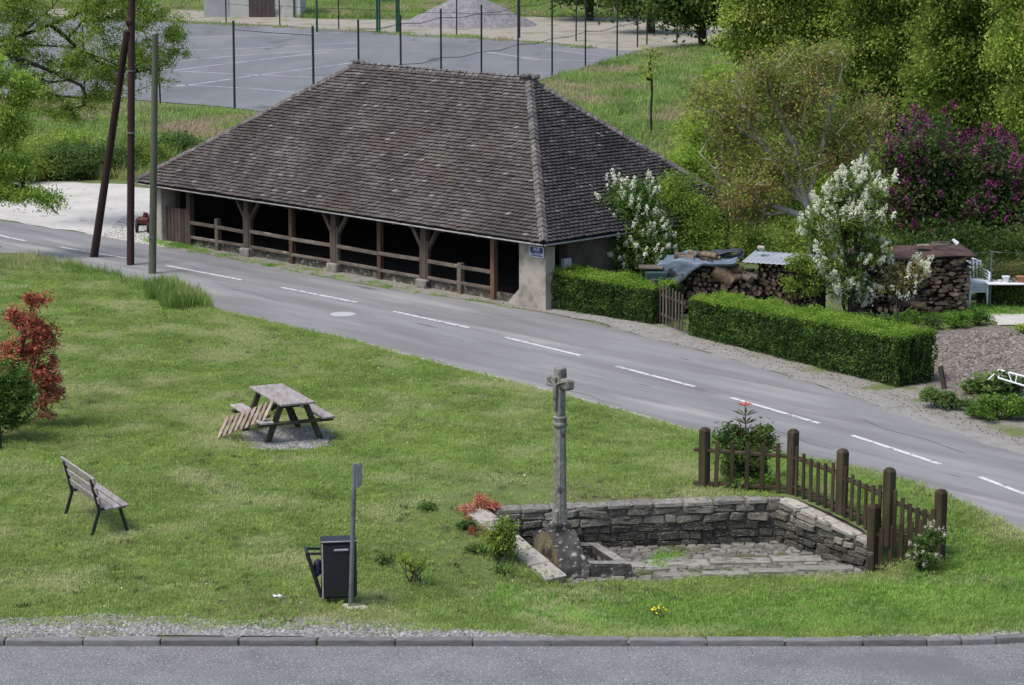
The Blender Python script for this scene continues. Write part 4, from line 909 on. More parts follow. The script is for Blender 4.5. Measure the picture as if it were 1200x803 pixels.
# ---- bin and post
bb = G(397.5, 706); bn = empty('litter_bin', bb, 0, 'dark grey metal litter bin with its side flap hanging open', 'litter bin')
az_ = radians(8); Rz = Matrix.Rotation(az_, 3, 'Z')
W_, D_, H_ = .475, .30, .79
mb = MB(); mb.box(bb+Vector((0, .02, .09+H_/2)), (W_, D_, H_), Rz, bev=.035); mb.build('shell', M['bin'], bn)
mb = MB(); mb.box(bb+Vector((0, .02, .09+H_+.005)), (W_+.01, D_+.02, .03), Rz, bev=.012); mb.build('lid', M['bin'], bn)
mb = MB(); mb.box(bb+Rz @ Vector((0, -D_/2+.01, .09+H_+.02)), (W_+.012, .02, .012), Rz); mb.build('lid_edge', M['bin_edge'], bn)
mb = MB(); mb.box(bb+Rz @ Vector((.03, -D_/2+.012, .09+H_-.10)), (.20, .02, .03), Rz, bev=.006); mb.build('label_plate', M['bin_edge'], bn)
mb = MB(); mb.box(bb+Rz @ Vector((-W_/2+.012, -D_/2+.03, .09+H_/2)), (.022, .022, H_-.02), Rz, bev=.004); mb.build('edge_strip', M['bin_edge'], bn)
mb = MB(); a = bb+Rz @ Vector((-W_/2-.01, 0, .12)); tpt = bb+Rz @ Vector((-W_/2-.20, 0, .74))
for s_ in (-.13, .13):
    off = Rz @ Vector((0, s_+.02, 0)); mb.bar(a+off, tpt+off, .03, .045)
mb.bar(tpt+Rz @ Vector((0, -.13, 0)), tpt+Rz @ Vector((0, .17, 0)), .03, .045); mb.bar(tpt+Rz @ Vector((0, -.11, 0)), bb+Rz @ Vector((-W_/2, -.11, .73)), .03, .03); mb.bar(tpt+Rz @ Vector((0, .15, 0)), bb+Rz @ Vector((-W_/2, .15, .73)), .03, .03)
mb.build('flap', M['bin'], bn)
mb = MB(); mb.bar(a, tpt-Vector((0, 0, .05)), .02, .26, up=tuple(Rz @ Vector((0, 1, 0)))); mb.build('flap_panel', M['bin'], bn)
mb = MB(); mb.box(bb+Rz @ Vector((-W_/2-.05, .0, .50)), (.10, .20, .24), Rz, bev=.04, jit=.02); mb.build('bin_bag', M['bag'], bn)
for s_ in (-.15, .15): mb = MB(); mb.box(bb+Rz @ Vector((s_, .02, .03)), (.04, .05, .14), Rz); mb.build('foot', M['bin'], bn)
pb = G(410.5, 711); pp = empty('sign_post', pb, 0, 'grey steel post beside the litter bin with a small sign seen almost edge-on', 'sign post')
ptop = pb+Vector((.085, .0, 2.0)); mb = MB(); mb.tube([pb-Vector((0, 0, .1)), ptop], .032, 12); mb.build('post', M['galv'], pp)
mb = MB(); sc2 = ptop+Vector((.045, .02, -.17)); mb.box(sc2, (.24, .012, .32), Matrix.Rotation(radians(74), 3, 'Z'), bev=.003); mb.build('sign_plate', M['galv'], pp)
mb = MB(); mb.box(sc2+Vector((.012, -.005, 0)), (.225, .006, .30), Matrix.Rotation(radians(74), 3, 'Z')); mb.build('sign_face', M['bin_edge'], pp)
mb = MB(); 
for z in (-.08, .1): mb.box(sc2+Vector((-.02, -.01, z)), (.09, .05, .03), Matrix.Rotation(radians(68), 3, 'Z'))
mb.build('bracket', M['galv'], pp)
fp = G(414, 712); mb = MB(); mb.box(fp+Vector((.02, .02, .0)), (.32, .22, .05), Matrix.Rotation(.2, 3, 'Z'), bev=.02, jit=.015); o = mb.build('concrete_footing', M['coping']); tag(o, 'small pale concrete footing in the grass under the steel post', 'footing')
lp = G(326, 701.5); mb = MB()
for k in range(4): mb.box(lp+Vector((-.05+.035*k, rng.uniform(-.01, .02), .035)), (.06, .05, .008), Matrix.Rotation(rng.uniform(-1, 1), 3, 'Z') @ Matrix.Rotation(rng.uniform(-.7, .7), 3, 'Y'))
tag(mb.build('paper_scrap', M['sign_white']), 'crumpled white paper scrap lying on the lawn left of the bin', 'litter')

# ---- wayside cross with trough
cb0 = onz(658.8, 679.5, ZF); cr = empty('wayside_cross', cb0, 0, 'tall weathered stone cross on a blackened sloping base block', 'cross')
e1 = (onz(623.5, 651, ZF+.02)-cb0); e1.z = 0; Lb = e1.length; e1.normalize(); e2 = Vector((1, .06, 0)).normalized()
def CP(a, b, z): return cb0+e1*a+e2*b+Vector((0, 0, z))
wb = .42
prof = [(0, 0), (Lb, 0), (Lb, .36), (Lb*.62, .60), (Lb*.44, .60), (0.02, .17)]      # (back distance, height) along the left face
def wedge(b0, b1, shrink=0.0):
    vs = [CP(a, b0, z) for a, z in prof]+[CP(a, b1, z) for a, z in prof]; n = len(prof)
    return vs, [tuple(range(n)), tuple(reversed(range(n, 2*n)))]+[(i, n+i, n+(i+1) % n, (i+1) % n) for i in range(n)]
mb = MB(); mb.add(*wedge(0, wb)); mb.build('base_block', M['stone_base'], cr, bevel=.018)
side = [(.12, .04), (Lb-.10, .04), (Lb-.12, .33), (Lb*.60, .55), (Lb*.46, .55), (.30, .36), (.14, .18)]
mb = MB(); mb.add([CP(a, -.006, z) for a, z in side]+[CP(a, .02, z) for a, z in side], [tuple(range(7))]+[(i, 7+i, 7+(i+1) % 7, (i+1) % 7) for i in range(7)]); mb.build('lit_base_face', M['stone_ochre'], cr)  # brighter ochre panel paints sunlight onto the left face of the base
topc = CP(Lb*.54, wb*.5, .60)
ex = Vector((.93, .36, 0)).normalized(); ey = Vector((-ex.y, ex.x, 0)); Rc = Matrix((ex, ey, Vector((0, 0, 1)))).transposed()
mb = MB(); mb.box(topc+Vector((0, 0, .045)), (.27, .27, .13), Rc, bev=.02); mb.build('plinth', M['stone_base'], cr)
def octo(zs, rs, mbx, c0):
    n = 8; vs = []; fs = []
    for z, r in zip(zs, rs):
        for j in range(n):
            a = 2*pi*j/n+pi/8; vs.append(c0+Rc @ Vector((r*cos(a), r*sin(a), z)))
    for i in range(len(zs)-1):
        for j in range(n): fs.append((i*n+j, i*n+(j+1) % n, (i+1)*n+(j+1) % n, (i+1)*n+j))
    fs.append(tuple(range((len(zs)-1)*n, len(zs)*n))); mbx.add(vs, fs)
mb = MB(); octo([.08, .30, .33, 1.0, 1.58], [.108, .106, .102, .098, .088], mb, topc); 
for sx in (-1, 1):
    for sy in (-1, 1): mb.box(topc+Rc @ Vector((sx*.068, sy*.068, .20)), (.05, .05, .22), Rc, bev=.012)
mb.build('shaft', M['stone_shaft'], cr)
mb = MB(); octo([1.58, 1.60, 1.63, 1.66, 1.70, 1.73, 1.75], [.092, .112, .116, .098, .104, .115, .085], mb, topc); mb.build('collar', M['stone_shaft'], cr)
# the cross itself, arms turned towards us
ax_ = Vector((.62, -.78, 0)).normalized(); ay_ = Vector((-ax_.y, ax_.x, 0)); Rx = Matrix((ax_, ay_, Vector((0, 0, 1)))).transposed(); kc = topc+Vector((0, 0, 1.75))
mb = MB(); mb.box(kc+Vector((0, 0, .24)), (.135, .135, .50), Rx, bev=.02, jit=.004); mb.box(kc+Vector((0, 0, .61)), (.155, .15, .26), Rx, bev=.02, jit=.006)
mb.build('cross_stem', M['stone_shaft'], cr)
for s_ in (-1, 1): mb = MB(); mb.box(kc+Rx @ Vector((s_*.165, 0, .505)), (.19, .14, .155), Rx, bev=.02, jit=.006); mb.build('cross_arm', M['stone_shaft'], cr)
# carved figure in relief on the face turned to the right front
mb = MB(); fy = -.085
for pts, rr in (([(0, fy, .50), (.004, fy-.02, .42), (0, fy-.01, .33)], [.030, .042, .032]), ([(0, fy-.01, .34), (.012, fy-.03, .22), (0, fy-.008, .08)], [.034, .028, .016]), ([(0, fy-.02, .545), (.0, fy-.02, .60)], [.026, .028]), ([(-.02, fy-.005, .49), (-.12, fy, .535), (-.20, fy, .55)], [.016, .012, .010]), ([(.02, fy-.005, .49), (.12, fy, .535), (.20, fy, .55)], [.016, .012, .010])):
    mb.tube([kc+Rx @ Vector(p) for p in pts], rr, 8)
mb.build('carved_figure', M['stone_shaft'], cr)
# trough
tr = empty('stone_trough', CP(0, wb+.02, 0), 0, 'low rectangular dark stone trough joined on to the right of the cross base', 'trough')
o0 = CP(.02, wb+.02, 0); o1 = onz(741, 679, ZF); wv = (o1-o0); wv.z = 0; Wt = wv.length; wv.normalize(); dv = (onz(701, 637, ZF+.24)-onz(741, 662, ZF+.24)).normalized(); Dt = (onz(701, 637, ZF+.24)-onz(741, 662, ZF+.24)).length; Ht = .24; th = .17
def QP(a, b, z): return o0+wv*a+dv*b+Vector((0, 0, z))
def slabq(nm, a0, a1, b0, b1, z0, z1, mat):
    q = [QP(a0, b0, 0), QP(a1, b0, 0), QP(a1, b1, 0), QP(a0, b1, 0)]; mb = MB(); mb.prism([tuple(p[:2]) for p in q], o0.z+z0, o0.z+z1); return mb.build(nm, mat, tr, bevel=.02)
slabq('rim_stone', 0, Wt, 0, th, -.02, Ht-.02, M['stone_base']); slabq('rim_stone', 0, Wt, Dt-th, Dt, -.02, Ht-.02, M['stone_base']); slabq('rim_stone', Wt-th, Wt, th, Dt-th, -.02, Ht-.022, M['stone_base']); slabq('rim_stone', 0, th, th, Dt-th, -.02, Ht-.024, M['stone_base']); slabq('trough_floor', th*.9, Wt-th*.9, th*.9, Dt-th*.9, -.03, .02, M['wet_shade_stone'])  # dark sides and black floor carry the shade inside the hollow
slabq('rim_cap', .003, Wt-.002, .004, th*.98, Ht-.018, Ht+.002, M['stone_shaft']); slabq('rim_cap', .003, Wt-.002, Dt-th*.98, Dt, Ht-.018, Ht, M['stone_grey']); slabq('rim_cap', Wt-th*.98, Wt-.002, th+.01, Dt-th-.01, Ht-.02, Ht-.002, M['stone_grey'])

# ---- picket fence
fpx = {'A': (825, 579, 502), 'B': (928, 583, 504), 'C': (985.5, 608, 527), 'D': (1040, 636, 549), 'E': (1100, 664, 574), 'F': (1022, 671, 591)}
fz = {}
def fpt(px, py, z): return onz(px, py, z)
for k, v in fpx.items():
    z = {'A': .80, 'B': .87, 'C': .80, 'D': .70, 'E': .40, 'F': .22}[k]; p = fpt(v[0], v[1], z); sc3 = F_PX/((p-Vector((0, 0, CAM_Z))).dot(_F)); fz[k] = (p, (v[1]-v[2])/sc3/.965)
fo = empty('picket_fence', (fz['A'][0]+fz['E'][0])/2, 0, 'dark brown wooden picket fence with stout posts around the sunken spring', 'fence')
for k, (p, H) in fz.items():
    w = .145; mb = MB(); ang = atan2(*( (fz['E'][0]-fz['B'][0]).yx )) 
    R_ = Matrix.Rotation(ang, 3, 'Z'); mb.box(p+Vector((0, 0, (H-.05)/2-.03)), (w, w, H-.05+.06), R_, bev=.014, jit=.003)
    c = p+Vector((0, 0, H-.05)); vs = [c+R_ @ Vector((sx*w*.5, sy*w*.5, 0)) for sx, sy in ((-1, -1), (1, -1), (1, 1), (-1, 1))]+[c+R_ @ Vector((sx*w*.28, sy*w*.28, .05)) for sx, sy in ((-1, -1), (1, -1), (1, 1), (-1, 1))]
    mb.add(vs, [(0,1,5,4), (1,2,6,5), (2,3,7,6), (3,0,4,7), (4,5,6,7)]); mb.build('post', M['fence'], fo)
def bay(k1, k2, n, zr1, zr2, lo1, lo2, topf, start=.0, ext=0.0, off=.0):
    p, H1 = fz[k1]; q, H2 = fz[k2]; d = (q-p); dh = Vector((d.x, d.y, 0)).normalized(); sd_ = Vector((-dh.y, dh.x, 0)); sd_ = sd_ if sd_.y > 0 else -sd_
    for z1, z2 in ((zr1, zr2), (lo1, lo2)):
        mb = MB(); a = p+Vector((0, 0, z1))-dh*ext+sd_*off; b = q+Vector((0, 0, z2))+sd_*off; mb.bar(a, b, .05, .095, bev=.008, up=tuple(sd_)); mb.build('rail', M['fence'], fo)
    for i in range(n):
        t = start+(1-start)*(i+.85)/(n+.75); tp = topf(t); b0 = .04+rng.uniform(-.02, .02); c = p+d*t+sd_*(off-.045)
        zb = b0; mb = MB(); mb.box(c+Vector((0, 0, (zb+tp)/2)), (.068, .024, tp-zb), Matrix.Rotation(atan2(dh.y, dh.x)+rng.uniform(-.06, .06), 3, 'Z') @ Matrix.Rotation(rng.uniform(-.02, .02), 3, 'Y'), bev=.005); mb.build('picket', M['fence'], fo)
dip = lambda t: 1.0-.20*sin(pi*min(1, t*1.02)) 
bay('A', 'B', 5, .72, .66, .17, .15, lambda t: .90-.10*sin(pi*t)*0-.02, ext=.17)
bay('B', 'C', 6, .66, .70, .20, .17, lambda t: .98-.22*sin(pi*t*.85+.2)); bay('C', 'D', 6, .66, .70, .20, .17, lambda t: .98-.22*sin(pi*t*.85+.2)); bay('D', 'E', 6, .66, .70, .20, .20, lambda t: .98-.22*sin(pi*t*.85+.2))
bay('F', 'E', 6, .58, .62, .10, .16, lambda t: .68+.12*t)

# ================================================================== ROADSIDE POLES
def pole_pts(foot, top, r0, r1, mb, n=12): mb.tube([foot-Vector((0, 0, .3)), top], [r0, r1], n)
f1 = G(152.5, 311); Y1 = f1.y; t1 = ony(154.5, -60, Y1)
up = empty('utility_pole', f1, 0, 'tall rust-brown utility pole strapped to a leaning brace on the grassy bank', 'pole')
mb = MB(); pole_pts(f1, t1, .105, .095, mb); mb.build('pole', M['plum_steel'], up)
f2 = G(108, 301); t2 = ony(149, 36, Y1-.05); mb = MB(); pole_pts(f2, t2, .115, .095, mb); mb.build('brace_pole', M['plum_steel'], up)
for py in (83, 155.5):
    c = ony(153.8, py, Y1); mb = MB(); mb.tube([c-Vector((0, 0, .02)), c+Vector((0, 0, .02))], .118, 14); mb.build('band', M['galv'], up)
c = ony(152, 30, Y1); mb = MB(); mb.tube([c+Vector((-.08, 0, .1)), c+Vector((.05, 0, .1))], .13, 10); mb.build('clamp', M['plum_steel'], up)
f3 = G(178, 321); t3 = ony(182, 40, f3.y); gp = empty('short_pole', f3, 0, 'mossy grey-green pole standing just right of the brown utility pole', 'pole')
mb = MB(); pole_pts(f3, t3, .105, .082, mb); mb.build('shaft', M['green_post'], gp)
mb = MB(); mb.tube([t3, t3+Vector((0, 0, .05))], .09, 12); mb.build('cap', M['gutter'], gp)
mb = MB(); c = ony(177.5, 278, f3.y); mb.tube([c-Vector((0, 0, .015)), c+Vector((0, 0, .015))], .112, 12); mb.build('band', M['galv'], gp)

# ================================================================== COURT FENCE, HUT, MOUND
def fence_posts(name, label, posts, hgt, r, mat, wires=(), wiremat=None, group=None, sag=.0):
    ps = [onz(*p) for p in posts]; root = empty(name, sum(ps, Vector())/len(ps), 0, label, 'fence', group)
    for i, p in enumerate(ps):
        hh = hgt[i] if hasattr(hgt, '__len__') else hgt; mb = MB(); mb.tube([p-Vector((0, 0, .1)), p+Vector((rng.uniform(-.03, .03), 0, hh))], r, 7); mb.build('post', mat, root)
    for w in wires:
        for i in range(len(ps)-1):
            hh0 = hgt[i] if hasattr(hgt, '__len__') else hgt; hh1 = hgt[i+1] if hasattr(hgt, '__len__') else hgt
            z0, z1 = w*hh0, w*hh1; m_ = (ps[i]+ps[i+1])/2; mb = MB(); mb.tube([ps[i]+Vector((0, 0, z0)), m_+Vector((0, 0, (z0+z1)/2-sag)), ps[i+1]+Vector((0, 0, z1))], .016, 4, caps=False); mb.build('wire', wiremat or mat, root)
    return root
def hpx(px, pf, pt): p = onz(px, pf); return (pf-pt)*((p-Vector((0, 0, CAM_Z))).dot(_F))/F_PX/cos(PITCH)
nearA = [(100, 128, 18), (188, 127, 66), (275, 129, 26), (368, 141, 32)]
fence_posts('court_fence', 'two dark posts joined by a top wire at the near left of the sports court', [p[:2] for p in nearA[2:]], [hpx(*p)*.99 for p in nearA[2:]], .055, M['dark_wire'], (.90,), sag=.02)
fence_posts('court_fence', 'two thin dark posts beside the court, nearly behind the leaning brown pole', [p[:2] for p in nearA[:2]], [hpx(*p) for p in nearA[:2]], .045, M['dark_wire'], (.6,))
nb = [(368.5, 142, 33), (421, 131, 26), (470, 123, 20), (517, 114, 13), (564, 106, 8), (607, 97, 0), (647, 89, -6), (686, 79, -12), (723, 72, -16), (758, 53, -20), (793, 52, 25), (824, 54, 30)]
fence_posts('court_fence', 'long row of tall dark posts rising behind the shed roof', [p[:2] for p in nb[1:]], [hpx(*p) for p in nb[1:]], .05, M['dark_wire'], (.90, .45), sag=.12)
fb = [(265, 28, -18), (328, 31, -16), (397, 35, -14), (535, 42, -10), (609, 45, -10), (675, 49, -8), (747, 56, -6)]
fence_posts('court_fence', 'far row of thin dark posts beyond the sports court', [p[:2] for p in fb], [hpx(*p) for p in fb], .05, M['dark_wire'], (.9, .5), sag=.08)
gr = [(371.5, 38, -20), (442, 38, -20), (444.8, 38.5, -20), (465, 39, -20), (467.5, 39.5, -20)]
ps = [onz(p[0], p[1]) for p in gr]; gt = empty('court_gate', ps[2], 0, 'tall dark green steel gate posts at the far side of the sports court', 'gate')
for p, q in zip(ps, gr): mb = MB(); mb.tube([p-Vector((0, 0, .1)), p+Vector((0, 0, hpx(*q)))], .075, 8); mb.build('post', M['dark_green_metal'], gt)
for z in (3.3, 2.2): mb = MB(); mb.tube([ps[2]+Vector((0, 0, z)), ps[3]+Vector((0, 0, z))], .05, 6); mb.build('crossbar', M['dark_green_metal'], gt)
# hut
hb = onz(290, 20.5); sc4 = F_PX/((hb-Vector((0, 0, CAM_Z))).dot(_F)); ht = empty('hut', hb, 0, 'pale rendered hut with a dark wide door beyond the sports court', 'hut')
def HX(px): return (px-290)/sc4
for nm, x0, x1, mt, y0 in (('wall', 239, 270, 'hut_grey', .0), ('wall', 270, 352, 'hut_wall', -.08)):
    mb = MB(); mb.box(hb+Vector(((HX(x0)+HX(x1))/2, 2.5+y0, 1.55)), (HX(x1)-HX(x0), 5, 3.1)); mb.build(nm, M[mt], ht)
dr = MB(); dr.box(hb+Vector((HX(307), -.09, 1.2)), (HX(322)-HX(292), .1, 2.4)); door = dr.build('door', M['hut_door'], ht)
for i in range(6): 
    mb = MB(); mb.box(hb+Vector((HX(292)+(HX(322)-HX(292))*(i+.5)/6, -.15, 1.2)), ((HX(322)-HX(292))/6-.04, .04, 2.36)); mb.build('plank', M['hut_door'], door)
mb = MB(); mb.box(hb+Vector((HX(345), -.12, 1.4)), (.12, .12, 2.8)); mb.build('drainpipe', M['dark_wire'], ht)
mb = MB(); hw = HX(352)-HX(239); cxh = (HX(352)+HX(239))/2; vs = [hb+Vector((cxh+sx*(hw/2+.3), y, z)) for sx in (-1, 1) for y, z in ((-.5, 3.0), (2.5, 4.2), (5.5, 3.0))]; vs += [v+Vector((0, 0, .12)) for v in vs]
mb.add(vs, [(0,3,4,1)[::-1], (1,4,5,2)[::-1], (6,7,10,9)[::-1], (7,8,11,10)[::-1], (0,1,7,6), (1,2,8,7), (3,9,10,4), (4,10,11,5), (0,6,9,3), (2,5,11,8)]); mb.build('roof', M['terracotta'], ht)
# grey gravel heap
mp_ = onz(548, 33); n = 40; V = []; Fq = []
for i in range(n+1):
    for j in range(n+1):
        x = (i/n-.5)*10.4; y = (j/n-.5)*8; r = sqrt((x/5.0)**2+(y/3.9)**2); z = max(-.05, 2.35*(1-r**1.15)+.18*mnoise.noise((x*.8, y*.8, 3))+.08*mnoise.noise((x*3, y*3, 1))); V.append((x, y, z))
for i in range(n):
    for j in range(n): k = i*(n+1)+j; Fq.append((k, k+n+1, k+n+2, k+1))
M['heap'] = pmat('purplish_gravel', [(.13,.122,.128),(.20,.19,.197),(.27,.26,.265)], scale=3, detail=10, rough=1, bump=1, bscale=8, bdist=.1)
tag(link('gravel_heap', npmesh('gravel_heap', V, Fq, M['heap'], smooth=True), None, (mp_.x, mp_.y+3, 0)), 'broad grey gravel heap dumped beyond the far side of the court', 'gravel heap')

# ================================================================== GARDEN FURNITURE
# gate between the hedges
ga = onz(768, 378); gb = onz(801, 392); gate = empty('garden_gate', (ga+gb)/2, 0, 'weathered narrow picket gate in the gap between the two clipped hedges', 'gate')
d = (gb-ga).normalized(); nn = Vector((-d.y, d.x, 0)); nn = nn if nn.y > 0 else -nn; Lg = (gb-ga).length
for i in range(9):
    c = ga+d*Lg*(i+.5)/9; hh = .86+.07*sin(pi*(i+.5)/9)+rng.uniform(-.02, .02); mb = MB(); mb.box(c+Vector((0, 0, .05+hh/2)), (.055, .022, hh), Matrix.Rotation(atan2(d.y, d.x), 3, 'Z') @ Matrix.Rotation(rng.uniform(-.03, .03), 3, 'Y'), bev=.004); mb.build('picket', M['beam' if i % 3 else 'rail'], gate)
for z in (.25, .72): mb = MB(); mb.bar(ga+nn*.035+Vector((0, 0, z)), gb+nn*.035+Vector((0, 0, z)), .035, .06, up=(0, 0, 1)); mb.build('rail', M['beam'], gate)
for p in (ga-d*.12,): mb = MB(); mb.box(p+nn*.03+Vector((0, 0, .5)), (.13, .11, 1.06), Matrix.Rotation(atan2(d.y, d.x), 3, 'Z'), bev=.01); mb.build('post', M['beam'], gate)
# log piles
def log_pile(name, label, a_px, b_px, hf_, dep, r0, r1, seed, flat=1.0, big=0):
    """logs stacked with their sawn ends towards the lane; hf_(t) = height along the pile"""
    R = random.Random(seed); a = onz(*a_px); b = onz(*b_px); d = (b-a); L = d.length; d.normalize(); nn = Vector((-d.y, d.x, 0)); nn = nn if nn.y > 0 else -nn
    root = empty(name, (a+b)/2, 0, label, 'log pile'); mb = MB(); cnt = 0
    z = 0; row = 0
    rows = []; s = 0
    cols = []
    zz = {}
    s = .05
    step = (r0+r1)
    nrow = int(1.8/(step*.86))
    for k in range(nrow):
        s = (k % 2)*step*.5+R.uniform(0, .05); z = step*.5+k*step*.86
        while s < L:
            t = s/L
            if z < hf_(t):
                r = R.uniform(r0, r1); n = R.choice([3, 4, 4, 5, 6]); r *= R.choice([.8, 1, 1.15, 1.3]); ln = dep*R.uniform(.8, 1.05); off = R.uniform(-.12, .10); tilt = R.uniform(-.05, .05); tz = R.uniform(-.04, .04)
                c0 = a+d*s+nn*off+Vector((0, 0, z+R.uniform(-.03, .03)))+d*R.uniform(-.03, .03); c1 = c0+nn*ln+d*tilt*ln+Vector((0, 0, tz*ln)); u = d; w = Vector((0, 0, 1)); ph = R.uniform(0, 6); rr = [r*R.uniform(.65, 1.15) for _ in range(n)]; u = d*flat; w = Vector((0, 0, 1))/sqrt(flat)
                vs = [c0+(u*cos(2*pi*j/n+ph)+w*sin(2*pi*j/n+ph))*rr[j] for j in range(n)]+[c1+(u*cos(2*pi*j/n+ph)+w*sin(2*pi*j/n+ph))*rr[j] for j in range(n)]
                mb.add(vs, [(j, (j+1) % n, n+(j+1) % n, n+j) for j in range(n)], 0); mb.add(vs[:n], [tuple(range(n))], 1); cnt += 1
            s += step*R.uniform(.92, 1.08)
    o = mb.build('stacked_logs', [M['log_bark'], M['log_end']], root); o['kind'] = 'stuff'
    mbb = MB(); mbb.prism([tuple((a+nn*.12)[:2]), tuple((b+nn*.12)[:2]), tuple((b+nn*dep)[:2]), tuple((a+nn*dep)[:2])], 0, [hf_(.03)-.15, hf_(.97)-.15, hf_(.97)-.15, hf_(.03)-.15]); mbb.build('pile_core', M['inner_wall'], root)['kind'] = 'stuff'
    for k in range(big):
        t = R.uniform(.12, .9); zt = hf_(t)+R.uniform(-.02, .06); c = a+d*(L*t)+nn*R.uniform(0, .25)+Vector((0, 0, zt)); aa = R.uniform(-.7, .7); dd = (d*cos(aa)+nn*sin(aa)+Vector((0, 0, R.uniform(-.35, .2)))); ln = R.uniform(.35, .6)
        m2 = MB(); m2.tube([c-dd*ln/2, c+dd*ln/2], R.uniform(.045, .095), 7); m2.build('loose_log', R.choice([M['log_end'], M['log_bark'], M['rail']]), root)
    return root
log_pile('log_pile', 'untidy firewood heap under the blue tarpaulin behind the garden gate', (776, 366), (885, 374), lambda t: 1.18+.22*sin(t*4)*(t > .1)+.05*sin(t*17)-.12*(t > .7), .8, .05, .085, 11, flat=1.15, big=30)
log_pile('log_pile', 'firewood stack under the pale corrugated sheet left of the white lilac', (886, 372), (957, 377), lambda t: 1.37, .8, .05, .08, 12, big=0)
log_pile('log_pile', 'long firewood stack under the rust-brown sheet right of the white lilac', (1006, 371), (1134, 366), lambda t: 1.38+.02*sin(t*9), .7, .045, .075, 13, flat=1.7, big=0)
log_pile('log_pile', 'small spill of reddish split logs at the foot of the long firewood stack', (1030, 377), (1082, 377), lambda t: .28+.14*sin(t*3.1), .35, .05, .08, 14, big=6)
pa = onz(806, 368)
mb = MB(); c = ony(851, 323, onz(850, 370).y-.1); mb.tube([c+Vector((-.28, -.05, .18)), c+Vector((.16, -.12, -.12))], [.21, .20], 9); tag(mb.build('split_trunk', [M['log_end']]), 'thick pale split trunk lying in the firewood heap beside the tarpaulin', 'log')
# sheets
def wavy(name, mat, a, b, depth, z0, z1, amp, wl, label, cat, th=.012, rough=0.0, tilt=0):
    d = (b-a); L = d.length; d.normalize(); nn = Vector((-d.y, d.x, 0)); nn = nn if nn.y > 0 else -nn; nu = max(4, int(L/wl*8)) if wl else 30; nv = 10; V = []; F_ = []
    for i in range(nu+1):
        for j in range(nv+1):
            s = L*i/nu; t = j/nv; z = z0+(z1-z0)*t+(amp*sin(2*pi*s/wl) if wl else 0)+rough*mnoise.noise((s*1.6, t*3, z0))+tilt*s; p = a+d*s+nn*(t*depth-.12); V.append((p.x, p.y, z))
    for i in range(nu):
        for j in range(nv): k = i*(nv+1)+j; F_.append((k, k+nv+1, k+nv+2, k+1))
    o = link(name, npmesh(name, V, F_, mat, smooth=True)); s_ = o.modifiers.new('thick', 'SOLIDIFY'); s_.thickness = th; return tag(o, label, cat)
a = onz(872, 372); b = onz(965, 379); wavy('corrugated_sheet', M['sheet_grey'], a+Vector((-.05, 0, 0)), b, 1.05, 1.38, 1.50, .008, .13, 'pale grey corrugated sheet covering the firewood left of the white lilac', 'corrugated sheet')
mb = MB(); p = ony(892, 291, onz(890, 373).y+.45); mb.box(p+Vector((0, 0, .0)), (.17, .2, .10), bev=.03, jit=.01); tag(mb.build('weight_stone', M['coping']), 'round pale stone weighing down the grey corrugated sheet', 'stone')
a = onz(1003, 372); b = onz(1140, 366); wavy('rusty_sheet', M['rusty_sheet'], a, b, .95, 1.43, 1.60, 0, 0, 'flat rust-brown sheet laid over the long firewood stack', 'metal sheet', th=.03, rough=.05)
p = ony(1103, 286, onz(1100, 368).y+.45); mb = MB(); mb.tube([p+Vector((.24*cos(t), .17*sin(t), .0)) for t in np.linspace(0, 6.1, 22)], .018, 6); mb.tube([p+Vector((.21*cos(t), .15*sin(t), .03)) for t in np.linspace(0, 6.1, 22)], .016, 6); tag(mb.build('coiled_hose', M['rail']), 'coil of old hose resting on the rust-brown sheet', 'hose')
p = ony(1119, 284, onz(1118, 368).y+.3); mb = MB(); mb.tube([p+Vector((-.06, 0, .07)), p+Vector((.06, -.02, -.04))], [.035, .06], 8); tag(mb.build('white_jug', M['white']), 'small white plastic jug at the right end of the rust-brown sheet', 'jug')
p = ony(1082, 288, onz(1082, 368).y+.3); mb = MB(); mb.box(p, (.3, .2, .06), bev=.01); tag(mb.build('wooden_board', M['pallet']), 'short tan board lying on the rust-brown sheet', 'board')
# blue tarpaulin draped over the left end of the heap
ta = onz(768, 368); V = []; F_ = []; nu, nv = 30, 22; d = (onz(868, 374)-ta).normalized(); nn = Vector((-d.y, d.x, 0)); nn = nn if nn.y > 0 else -nn
for i in range(nu+1):
    for j in range(nv+1):
        u = i/nu; v = j/nv; hang = 1-sm(.15, .62, u)      # left part hangs down the front
        top = 1.22+.20*sm(0, .8, u)+.08*sin(u*6); s = .05+1.95*u; front = .62*hang+.10; Lr = v*(1.0+front)
        if Lr < front: z = top-(front-Lr)+.02; y = -.10+.05*sin(u*9+v*3)
        else: z = top+.03*sin((Lr-front)*8+u*5)+.10*(Lr-front); y = -.10+(Lr-front)*.9
        q = ta+d*s+nn*y+Vector((0, 0, z+.07*mnoise.noise((u*5, v*4, 1)))); q += d*.05*mnoise.noise((u*4, v*6, 5)); V.append(tuple(q))
for i in range(nu):
    for j in range(nv): k = i*(nv+1)+j; F_.append((k, k+nv+1, k+nv+2, k+1))
o = link('tarpaulin', npmesh('tarpaulin', V, F_, M['blue_tarp'], smooth=True)); o.modifiers.new('thick', 'SOLIDIFY').thickness = .012; tag(o, 'faded blue tarpaulin sagging over the near end of the firewood heap', 'tarpaulin')
a = onz(826, 371)+nn*.3; wavy('dark_tarpaulin', M['dark_tarp'], a, a+d*.75, .6, 1.50, 1.58, 0, 0, 'dark crumpled tarpaulin bunched on top of the firewood heap', 'tarpaulin', rough=.16)
